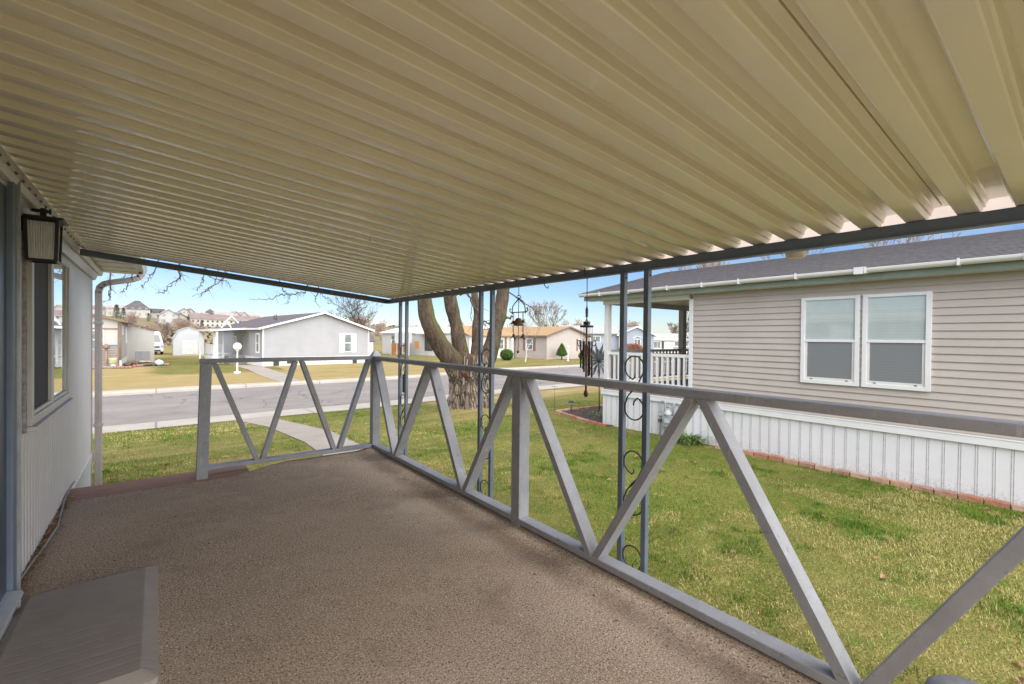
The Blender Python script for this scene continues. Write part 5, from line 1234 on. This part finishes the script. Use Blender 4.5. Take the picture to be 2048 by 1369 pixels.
def van():
    M=T(-.22,66.0,FG+.02,R(8)); t=thing('delivery_van',(-.22,66,FG),'white high roofed van with black grille parked beyond the white house','van')
    # side profile, x forward = -y world
    W=1.0
    pr=[(0,.35),(0,1.05),(.15,1.18),(.95,1.38),(1.75,2.22),(2.1,2.55),(2.6,2.66),(6.2,2.66),(6.3,2.4),(6.3,.4)]
    b=MB(M); n=len(pr); V=[];F=[]
    def wd(y,z): return W*(1-.13*max(0,(z-1.2)/1.5))*(1-.10*max(0,1-y/.6))
    for s in (-1,1): V+=[(s*wd(y,z),y,z) for y,z in pr]
    F=[tuple(range(n-1,-1,-1)),tuple(range(n,2*n))]+[(i,(i+1)%n,n+(i+1)%n,n+i) for i in range(n)]
    b.add(V,F); b.build('body',mat('white_van_paint',(.72,.72,.73),None,rough=.25,coat=.5),t,bevel=.05,seg=3)
    g=MB(M); P=lambda x,y,z: (x,y,z)
    g.add([P(-.80,.98,1.44),P(.80,.98,1.44),P(.70,1.72,2.24),P(-.70,1.72,2.24)],[(0,1,2,3)]); g.v=[(a,b_-.03,c+.02) for a,b_,c in g.v]; g.build('windscreen',M_glass,t)
    g=MB(M); g.box(-.55,.55,-.03,.02,.74,1.02); 
    gr=g.build('grille',M_dark,t,bevel=.02); g=MB(M); g.box(-.55,.55,-.05,-.031,.86,.90); g.box(-.1,.1,-.055,-.031,.84,.93); g.build('grille_bar',M_alu,gr)
    for s in (-1,1):
        h=MB(M); h.box(*sorted((s*.60,s*.88)),-.01,.12,.78,1.10); h.build('headlight',mat('smoked_headlight',(.12,.13,.14),(.5,.5,.5),8,.1,coat=1),t,bevel=.02)
        m=MB(M); m.box(*sorted((s*1.02,s*1.25)),.95,1.05,1.35,1.68); m.build('wing_mirror',M_dark,t,bevel=.02)
    g=MB(M); g.box(-.62,.62,-.06,-.0,.40,.58); g.build('bumper_intake',M_dark,t)
    for y in (1.05,4.9):
        for s in (-1,1):
            w=MB(M@Matrix.Translation((s*.88,y,.34))@Matrix.Rotation(R(90),4,'Y')); w.lathe([(.25,-.11),(.34,-.10),(.34,.10),(.25,.11)],(0,0,0),18); wo=w.build('wheel',M_dark,t)
            w=MB(M@Matrix.Translation((s*.90,y,.34))@Matrix.Rotation(R(90),4,'Y')); w.lathe([(.06,-.115),(.20,-.112),(.20,.112),(.06,.115)],(0,0,0),14); w.build('rim',M_galv,wo)
van()
def house_C():
    # long white house: near gable end at the corner, long eave wall facing left
    a=math.atan2(15.6,-4.08)-R(90); M=T(28.65,45.47,FG,a)
    t=thing('white_long_house',(28.65,45.47,FG),'long white house with white roof and orange fence panels behind the old tree','house')
    w,d=7.2,16.1; ze,zr=2.85,3.62
    b=MB(M); b.box(0,w,0,d,0,ze); b.prism([(0,0,ze),(w,0,ze),(w/2,0,zr)],(0,d,0)); b.build('wall',mat('white_panel_wall',(.50,.495,.485),(.54,.535,.525),1,.5),t)
    gable_roof(t,M,w,d,ze,zr,.25,.12,M_whiteroof,M_whitep)
    Ms=M@Matrix.Translation((0,d,0))@Matrix.Rotation(R(-90),4,'Z')
    window(t,Ms,1.9,2.9,1.25,2.55,.05,'h'); window(t,M,2.4,3.9,1.0,2.4,.07,'x'); 
    q=MB(Ms); q.box(8.6,10.0,-.04,-.001,.6,2.65); q.build('porch_shade_panel',mat('painted_porch_shade',(.05,.045,.04),(.09,.08,.07),2,.7),t)  # flat dark panel on the wall, painted as the shade inside a porch
    q=MB(Ms); q.box(8.2,10.1,-1.2,0,2.68,2.80); q.build('porch_awning',M_whitep,t)
    q=MB(Ms); q.box(4.6,7.9,-1.55,-1.50,1.55,2.75); 
    for k in range(3): q.box(4.7+1.05*k,4.74+1.05*k,-1.57,-1.551,1.6,2.7)
    q.build('carport_panel',M_whitep,t)
    fe=thing('orange_fence_panels',tuple(Ms@Vector((6,-2.0,0))),'orange brown board screen between white posts at the long white house','fence')
    for k in range(3):
        q=MB(Ms); q.box(4.55+1.15*k,5.62+1.15*k,-2.02,-1.97,.05,1.5); q.build('fence_panel',mat('orange_stained_board',(.36,.15,.045),(.42,.19,.065),3,.7,stretch=(1,1,6)),fe)
    for k in range(4): q=MB(Ms); q.box(4.46+1.15*k,4.54+1.15*k,-2.04,-1.95,0,2.0); q.build('fence_post',M_whitep,fe)
    q=MB(Ms); q.box(9.0,9.8,-2.0,-1.96,.9,1.8); q.build('fence_panel',mat('orange_stained_board',(.40,.18,.06),(.46,.22,.08),3,.7),fe)
house_C()
def house_D():
    M=T(34.06,38.01,FG,R(1.5)); t=thing('orange_roof_house',(34.06,38.01,FG),'pale pink beige house with an orange brown gable roof and brown shutters','house')
    w,d=6.9,12.5; ze,zr=2.60,3.62
    b=MB(M); lapwall(b,(0,0,0),(1,0,0),w,.55,gable(w,ze,zr)); lapwall(b,(0,d,0),(0,-1,0),d,.55,rect(d,ze)); b.box(.02,w-.02,.02,d,.1,ze-.05); b.build('wall',M_sid3,t)
    s=MB(M); s.box(-.03,w+.03,-.03,d,-.2,.55); s.build('skirting',M_sid3,t)
    gable_roof(t,M,w,d,ze,zr,.30,.12,M_brownroof,M_browntrim)
    window(t,M,5.02,5.68,.95,2.25,.06); shutters(t,M,5.02,5.68,.9,2.3,.26,M_shut)
    Ms=M@Matrix.Translation((0,d,0))@Matrix.Rotation(R(-90),4,'Z')
    window(t,Ms,d-3.55,d-2.25,.95,2.3,.09,'h'); shutters(t,Ms,d-3.55,d-2.25,.9,2.35,.42,M_shut)
    # wing to the left with its own eave
    b=MB(); b.box(27.6,33.85,43.6,50,FG,FG+2.55); b.build('wing_wall',mat('white_wing_wall',(.62,.60,.57),(.67,.65,.62),1,.5),t)
    r=MB(); r.prism([(27.3,43.2,FG+2.50),(34.0,43.2,FG+2.50),(34.0,48,FG+3.66),(27.3,48,FG+3.66)],(0,0,.12)); r.build('wing_roof',M_brownroof,t)
    window(t,T(30.55,43.6,FG),0,1.75,1.0,2.2,.07,'x'); 
    s=MB(); s.box(32.45,32.73,43.55,43.6,FG+.6,FG+2.4); s.build('shutter',M_shut,t)
    p=MB(); p.box(33.2,33.5,43.2,43.5,FG,FG+2.5); p.build('porch_post',M_whitep,t)
house_D()
def leafy(name,c,rx,rz,shape,n,m,label,cat,seed,trunk=None,fs=.09,sub=0):
    rs=random.Random(seed); t=thing(name,(c[0],c[1],c[2]),label,cat); b=MB()
    core=MB()
    for i in range(n):
        u=rs.random()**.5; a=rs.uniform(0,6.283)
        if shape=='ball':
            v=Vector((rs.gauss(0,1),rs.gauss(0,1),rs.gauss(0,1))).normalized()*rs.uniform(.80,1.03)*(1+.10*noise.noise((a*2,u*3,seed))); p=Vector((v.x*rx,v.y*rx,rz+v.z*rz)); 
            p.z=max(p.z,.02)
        else: # teardrop cone
            h=rs.random()**.8; r=rx*(1.15*(1-h)**.75*min(1,(h+.05)/.16)); r*=rs.uniform(.82,1.06)*(1+.12*noise.noise((a*1.5,h*6,seed))); p=Vector((r*math.cos(a),r*math.sin(a),sub+h*(rz*2-sub)))
        q=Vector(c)+p; s=fs*rs.uniform(.5,1.2); d1=Vector((rs.gauss(0,1),rs.gauss(0,1),rs.gauss(0,1))).normalized(); d2=d1.orthogonal().normalized()
        b.add([q-d1*s,q+d2*s*.5,q+d1*s,q-d2*s*.5],[(0,1,2,3)])
    if shape=='ball': core.ball(Vector(c)+Vector((0,0,rz)),1,14,10,sc=(rx*.84,rx*.84,rz*.86))
    else: core.lathe([(rx*.2,sub+.05),(rx*.80,sub+rz*.22),(rx*.74,sub+rz*.55),(rx*.45,sub+rz*1.05),(rx*.12,rz*1.8)],c,12)
    b.add(core.v,core.f,0,True); b.build('crown',m,t)
    if trunk: k=MB(); k.lathe([(.08,-.1),(.06,trunk)],c,8); k.build('trunk',M_bark,t)
    return t
leafy('round_bush',(28.95,38.5,FG),.68,.58,'ball',2600,M_ever,'round clipped green bush on the lawn left of the young birch','bush',1)
leafy('cone_shrub',(35.4,37.0,FG),.62,.88,'cone',2600,M_ever,'pointed teardrop evergreen shrub on a short trunk by the pink beige house','shrub',2,trunk=.5,sub=.38)
leafy('lollipop_shrub',(37.9,36.2,FG),.50,.42,'ball',1500,mat('yellow_green_foliage',(.08,.12,.02),(.15,.19,.04),7,.8),'small yellow green shrub under the right end of the orange roof','shrub',4)
blade_clump('pampas_grass',(21.0,47.0,FG),420,1.15,.018,M_straw,'pale straw coloured clump of ornamental grass beside the orange fence','ornamental grass',5,.28,1.6)
def house_E():
    M=T(44.1,41.7,FG,R(-40)); t=thing('blue_house',(44.1,41.7,FG),'dusty blue house with a white edged gable and pale grey roof','house')
    # local x runs along the facade to the right, facing the camera
    b=MB(M); lapwall(b,(-3,0,0),(1,0,0),7.2,.2,rect(7.2,2.95),.2); b.box(-3,4.2,.02,7,0,2.9); lapwall(b,(4.2,-.6,0),(1,0,0),4.4,.2,gable(4.4,2.85,3.85),.2); b.box(4.22,8.58,-.58,7,0,2.8); b.prism([(4.25,-.55,2.8),(8.55,-.55,2.8),(6.4,-.55,3.8)],(0,6,0)); b.build('wall',M_sid4,t)
    r=MB(M); r.prism([(-3.3,-.35,2.92),(4.4,-.35,2.92),(4.4,3.6,4.0),(-3.3,3.6,4.0)],(0,0,.12)); r.build('roof',M_greyroof,t)
    gable_roof(t,M@Matrix.Translation((4.2,-.6,0)),4.4,6.5,2.85,3.85,.28,.12,M_greyroof,M_white,.5,'gable_roof')
    window(t,M,.6,1.95,1.85,2.7,.09,'v'); Mg=M@Matrix.Translation((0,-.6,0)); window(t,Mg,6.05,6.95,1.15,2.35,.08,'v')
    h=MB(Mg); h.bar((6.5,-.07,2.75),(5.9,-.07,2.42),.09,.09,(0,1,0),(.33,0,-.6)); h.bar((6.5,-.07,2.75),(7.1,-.07,2.42),.09,.09,(0,1,0),(.33,0,.6)); h.build('window_hood',M_white,t)
    g=MB(M); g.box(4.16,4.24,-.72,-.62,.1,2.85); g.build('downspout',M_white,t)
house_E()
def house_F():
    M=T(66.2,49.0,FG,R(-40)); t=thing('small_white_house',(66,49,FG),'distant small white house seen through the white porch railing','house')
    b=MB(M); b.box(-4,13,0,7,0,2.35); b.build('wall',mat('white_far_wall',(.62,.62,.62),(.66,.66,.66),1,.5),t)
    r=MB(M); r.prism([(-4.4,-.4,2.35),(13.4,-.4,2.35),(13.4,3.5,3.25),(-4.4,3.5,3.25)],(0,0,.12)); r.build('roof',M_greyroof,t)
    f=MB(M); f.box(-4.4,13.4,-.46,-.40,2.15,2.45); f.build('fascia',M_white,t)
    window(t,M,1.6,2.9,.75,1.95,.1,'v'); s=MB(M); s.box(3.0,3.4,-.04,0,.7,2.0); s.build('shutter',M_dark,t)
    window(t,M,5.1,7.6,1.1,2.0,.12,'v'); 
    p=MB(M); p.box(5.0,10.8,-.03,0,.5,1.05); p.box(7.8,10.6,-.031,0,1.05,2.0); p.build('porch_screen',mat('grey_porch_screen',(.26,.26,.25),(.32,.32,.31),2,.7),t)
    window(t,M,9.4,9.9,1.4,1.9,.08,None)
house_F()
def small_shed():
    t=thing('small_shed',(17.2,45.6,FG),'small white shed with a plum grey roof behind the grey gabled house','shed')
    b=MB(); b.box(15.9,17.6,46,48.2,FG,FG+1.85); b.build('wall',M_whitep,t)
    r=MB(); r.prism([(15.75,45.9,FG+1.8),(17.75,45.9,FG+1.8),(17.6,47.1,FG+2.75),(15.9,47.1,FG+2.75)],(0,0,.08)); r.prism([(15.9,47.1,FG+2.75),(17.6,47.1,FG+2.75),(17.75,48.3,FG+1.8),(15.75,48.3,FG+1.8)],(0,0,.08)); r.build('roof',M_darkroof,t)
    c=MB(); c.box(16.30,16.38,45.96,46,FG,FG+1.85); c.box(17.56,17.62,45.96,46,FG,FG+1.85); c.build('corner_trim',M_browntrim,t)
small_shed()

# ------------------------------------------------------------------ bare trees
bare_tree('bare_tree',(19.4,53,FG),17.5,5,M_twig,M_twig,'big bare dark branched tree behind the right end of the grey gabled house',6,.36,.62,.05,.13,rmin=.013)
bare_tree('bare_tree',(59.5,64,FG),15.0,12,M_twig2,M_twig2,'large round bare tree behind the orange roofed house',6,.42,.52,.14,.19,rmin=.026)
bare_tree('bare_tree',(50.5,63,FG),9,21,M_twig2,M_twig3,'smaller leaning bare tree at the left of the round bare tree',5,.3,.5,.12,.2,None,(-.25,0),rmin=.03)
bare_tree('bare_tree',(49.2,29.2,FG),8.5,31,M_bark,M_twig,'dark forked bare tree seen through the white porch next door',6,.30,.42,.14,.2,rmin=.018)
bare_tree('birch_sapling',(28.3,34.6,FG),4.4,41,M_birch,M_twig2,'thin white stemmed birch sapling on the lawn before the pink beige house',4,.07,.35,.2,.3)
for i,(x,y,h,s) in enumerate(((30,17,11.5,51),(33,12.5,12,52),(36,9,12.5,53),(38,21,12.5,54))):
    bare_tree('bare_tree',(x,y,FG),h,s,M_twig2,M_twig2,['bare treetop rising over the tan house roof near its left end','bare treetop rising over the middle of the tan house roof','faint bare treetop at the right over the tan house roof','tall bare treetop far behind the left end of the tan house roof'][i],6,.26,.45,.16,.2,rmin=.020)
# weeping shrub
def weeping():
    c=(47.6,36.9,FG); t=thing('weeping_shrub',c,'rust coloured weeping shrub in front of the dusty blue house','shrub'); b=MB(); rs=random.Random(2)
    k=MB(); k.lathe([(.09,-.1),(.07,1.2)],c,7); k.build('trunk',M_twig,t)
    for i in range(520):
        a=rs.uniform(0,6.283); R_=rs.uniform(.5,1.9); h0=rs.uniform(1.15,1.75)
        p=[Vector(c)+Vector((0,0,h0*.8))]
        for j in range(1,6):
            u=j/5; p.append(Vector(c)+Vector((math.cos(a+.15*u)*R_*u,math.sin(a)*R_*u,h0*.8+.55*math.sin(u*2.2)-.85*u*u*R_/1.6)))
        b.tube(p,[.02,.016,.014,.012,.010,.006],3,cap=False)
    b.build('crown',M_weep,t)
weeping()
# reddish bare trees and brush between the houses and the hillside
def hill_trees():
    a=bare_tree('hillside_tree',(3.0,84,-2.5),8.5,61,M_twig2,M_twig3,'bare reddish tree below the hillside behind the white van','tree',) if False else None
    protos=[bare_tree('hillside_tree',(0,0,0),1.0,60+k,[M_twig2,M_twig3,M_twig3][k],[M_twig3,M_twig3,M_twig2][k],'x',6,.022,[.42,.5,.46][k],.15,.22,'bare trees below the hillside',rmin=.0030) for k in range(3)]
    spots=[(-.3,96,6.0,'bare reddish tree right above the parked white van'),(3.6,98,7.6,'tall bare pinkish tree left of the barn shaped shed'),(1.6,112,7.5,'bare tan tree between the van and the shed, set far back'),(6.3,104,7.0,'bare tan tree half hidden by the roof of the barn shaped shed'),
      (9.4,92,5.0,'low reddish bare tree seen under the white awning'),(11.2,98,5.5,'low orange bare tree seen under the white awning, further right'),(-5.4,175,10,'pink tinted bare tree below the dark hipped house'),(33,92,9.5,'bare tree over the small white shed'),(42,120,10,'bare tree far behind the long white house'),(60,150,10,'distant bare tree over the white roof'),(84,140,10,'bare treetop just above the long white roof'),
      (26,100,8,'bare tree behind the ridge of the grey gabled house'),(105,110,12,'bare tree on the skyline beyond the orange roof'),(128,100,12,'pinkish bare tree beyond the blue house'),(142,92,12.5,'pinkish bare tree beyond the small white house'),(120,118,13,'bare tree on the skyline left of the blue gable')]
    used=[0,0,0]
    for i,(x,y,h,lab) in enumerate(spots):
        k=i%3; o=protos[k]
        if used[k]: o=copy_tree(o)
        used[k]=1
        o.location=(x,y,(hill_h(x,y) if y>105 else -2.5)-.1); o.scale=(h*1.05,h*1.05,h); o.rotation_euler=(0,0,i*1.7); o['label']=lab
hill_trees()
def conifer(x,y,h,label,seed):
    rs=random.Random(seed); z=hill_h(x,y); t=thing('conifer',(x,y,z),label,'tree'); b=MB()
    for i in range(900):
        u=rs.random()**.7; r=h*.24*(1-u)**.8*rs.uniform(.5,1.05); a=rs.uniform(0,6.283); q=Vector((x+r*math.cos(a),y+r*math.sin(a),z+h*(.06+.94*u))); s=h*.05*rs.uniform(.5,1.2)
        d=Vector((math.cos(a),math.sin(a),-.4)); e=Vector((-math.sin(a),math.cos(a),0)); b.add([q,q+d*s+e*s*.5,q+d*s*1.6,q+d*s-e*s*.5],[(0,1,2,3)])
    b.build('crown',M_everd,t); k=MB(); k.lathe([(h*.02,-.3),(h*.01,h*.9)],(x,y,z),6); k.build('trunk',M_twig,t)
conifer(-15.5,300,9,'dark conifer on the hillside left of the dark hipped house',1); conifer(-13.4,312,6.5,'smaller conifer beside the tall one on the hillside',2)
conifer(-3.2,310,4.5,'low conifer under the dark hipped house',3); conifer(1.8,320,5,'low conifer between the two hillside houses',4); conifer(12.4,278,5,'dark conifer at the left end of the row houses',5)
conifer(14.6,225,4.5,'dark conifer standing in front of the row houses',6)
def brush():
    rs=random.Random(77); b=MB()
    for i in range(900):
        x=rs.uniform(-70,260); y=rs.uniform(108,390)
        if rs.random()<.35: x=rs.uniform(-25,40); y=rs.uniform(108,240)
        if y>225 and y<400 and -30<x<65 and rs.random()<.75: continue
        z=hill_h(x,y); r=rs.uniform(.9,2.6)
        for k in range(16):
            d=Vector((rs.gauss(0,1),rs.gauss(0,1),abs(rs.gauss(.4,.8)))).normalized(); q=Vector((x,y,z))+Vector((d.x*r,d.y*r,d.z*r*.75)); s=r*rs.uniform(.2,.45); u=d.orthogonal().normalized(); w=d.cross(u)
            b.add([q-u*s,q+w*s*.7,q+u*s,q-w*s*.7],[(0,1,2,3)])
    tag(b.build('brush',mat('dry_brush',(.25,.175,.13),(.17,.155,.08),.05,.95)),'dry brown scrub covering the hillside','brush',kind='stuff')
    b=MB()
    for i in range(260):
        x=rs.uniform(-260,420); y=rs.uniform(395,470); z=hill_h(x,y)-.3; r=rs.uniform(2,5)
        for k in range(14):
            d=Vector((rs.gauss(0,1),rs.gauss(0,1),abs(rs.gauss(.5,.7)))).normalized(); q=Vector((x,y,z))+Vector((d.x*r*1.5,d.y*r,d.z*r*.8)); s=r*rs.uniform(.2,.5); u=d.orthogonal().normalized(); w=d.cross(u)
            b.add([q-u*s,q+w*s*.7,q+u*s,q-w*s*.7],[(0,1,2,3)])
    tag(b.build('treeline',mat('far_treeline',(.17,.135,.115),(.135,.125,.095),.03,.95)),'hazy line of far bare trees along the hill crest','trees',kind='stuff')
brush()
# ------------------------------------------------------------------ houses on the hill
W1=mat('cream_hill_wall',(.37,.335,.295),(.41,.375,.335),.3,.7); W2=mat('taupe_hill_wall',(.36,.32,.28),(.42,.375,.33),.3,.7); W3=mat('grey_hill_wall',(.36,.35,.34),(.42,.41,.40),.3,.7)
R1=mat('dark_plum_roof',(.07,.06,.065),(.10,.09,.095),.5,.9); R2=mat('mauve_brown_roof',(.17,.125,.12),(.22,.165,.155),.3,.9); R3=mat('pale_taupe_roof',(.28,.245,.225),(.34,.30,.28),.4,.9)
def hill_house(x,y,a,w,d,h,rh,kind,mw,mr,label,zo=0,nw=3):
    z=hill_h(x,y)+zo; M=T(x,y,z-.8,R(a)); t=thing('hill_house',(x,y,z),label,'house','houses on the hillside'); h+=.8
    b=MB(M); b.box(-w/2,w/2,0,d,-1.5,h)
    if kind=='gable': b.prism([(-w/2,0,h),(w/2,0,h),(0,0,h+rh)],(0,d,0))
    b.build('wall',mw,t)
    r=MB(M); e=.5
    if kind=='gable': r.prism([(-w/2-e,-e,h-.1),(0,-e,h+rh),(w/2+e,-e,h-.1),(w/2+e,-e,h+.25),(0,-e,h+rh+.4),(-w/2-e,-e,h+.25)],(0,d+2*e,0))
    elif kind=='hip':
        k=max(.01,w/2-d/2*.9); V=[(-w/2-e,-e,h),(w/2+e,-e,h),(w/2+e,d+e,h),(-w/2-e,d+e,h),(-k,d/2,h+rh),(k,d/2,h+rh)]; r.add(V,[(0,1,5,4),(1,2,5),(2,3,4,5),(3,0,4),(3,2,1,0)])
    else: r.prism([(-w/2-e,-e,h),(-w/2-e,d/2,h+rh),(-w/2-e,d+e,h)],(w+2*e,0,0))
    r.build('roof',mr,t)
    for i in range(nw):
        x0=-w/2+w*(i+.5)/nw-.6
        for zz in ((1.2,) if h<4.6 else (1.2,3.9)):
            f=MB(M); f.box(x0,x0+1.2,-.08,-.001,zz+.4,zz+1.7); f.build('window',M_fargl,t)
    return t
hill_house(-8.8,330,-3,12,11,4.0,5.0,'hip',W1,R1,'large hillside house with a tall dark hipped roof',.4,4)
hill_house(-.6,334,6,9,9,3.2,2.6,'eave',W2,R1,'dark roofed garage wing beside the tall hipped hillside house',-.2,2)
hill_house(-17.5,346,-5,10,10,4.5,2.2,'eave',W2,R3,'low taupe hillside house behind the conifers',0,3)
hill_house(-27,350,4,13,10,4,2,'eave',W1,R2,'pale hillside house at the left edge beside the downspout',0,3)
hill_house(5.2,300,5,8,10,4.0,3.0,'gable',W3,R3,'grey hillside house with a wide front gable and a window above',.6,2)
hill_house(10.2,302,5,6,9,3.2,2.2,'gable',W2,R1,'brown hillside house with a dark porch attached to the grey gable house',.2,2)
hill_house(15.3,395,0,6,9,4.6,2.4,'gable',W1,R2,'cream house on the hill crest with two small gables',-.5,3)
hill_house(19.2,398,8,5,9,4.6,2.6,'gable',W1,R2,'cream house with a steep brown gable on the hill crest',-.5,3)
hill_house(24,372,5,8,9,4.2,2.2,'hip',W2,R3,'pale roofed house above the left end of the row houses',0,3)
hill_house(30.5,385,6,7,9,4.6,3.4,'hip',W1,R1,'house with a small dark peaked roof above the row houses',0,3)
hill_house(35.5,378,8,6,10,4.2,2.2,'eave',W1,R3,'long cream house above the middle of the row houses',0,3)
hill_house(39.6,366,10,9,9,4.4,3.0,'hip',W2,R3,'wide taupe house with a large pale hipped roof',0,3)
hill_house(44.5,376,12,5,9,4.4,2.8,'gable',W1,R3,'cream house with twin front gables high on the right',0,2)
hill_house(50,380,12,5,9,4.2,2.8,'gable',W1,R3,'cream gabled house at the right end of the hilltop row',0,2)
hill_house(57,384,14,8,9,4.2,2.2,'eave',W2,R3,'last pale house at the right end of the hill crest',0,3)
def row_houses():
    x,y=13.6,282; z=hill_h(24,286)-.2; M=T(x,y,z,R(6)); t=thing('row_house_block',(x,y,z),'long white row house block with a brown roof on the hillside','row houses')
    b=MB(M); b.box(0,34,0,9,-3,4.2); b.build('wall',mat('white_row_wall',(.395,.365,.33),(.44,.405,.37),.3,.7),t)
    for k in range(4):
        r=MB(M); x0=8.5*k; zz=-.22*k; r.prism([(x0-.2,-.5,4.2+zz),(x0-.2,4.5,6.9+zz),(x0-.2,9.5,4.2+zz)],(8.7,0,0)); r.build('roof',R2,t)
    for k in range(16):
        for zz in (.6,2.6):
            f=MB(M); f.box(.7+2.1*k,1.5+2.1*k,-.09,-.001,zz,zz+.9); f.build('window',M_dark,t)
    for k in range(8):
        f=MB(M); f.box(2.2+4.2*k,3.7+4.2*k,-1.2,-.1,.1,.6); f.build('balcony',M_browntrim,t)
row_houses()
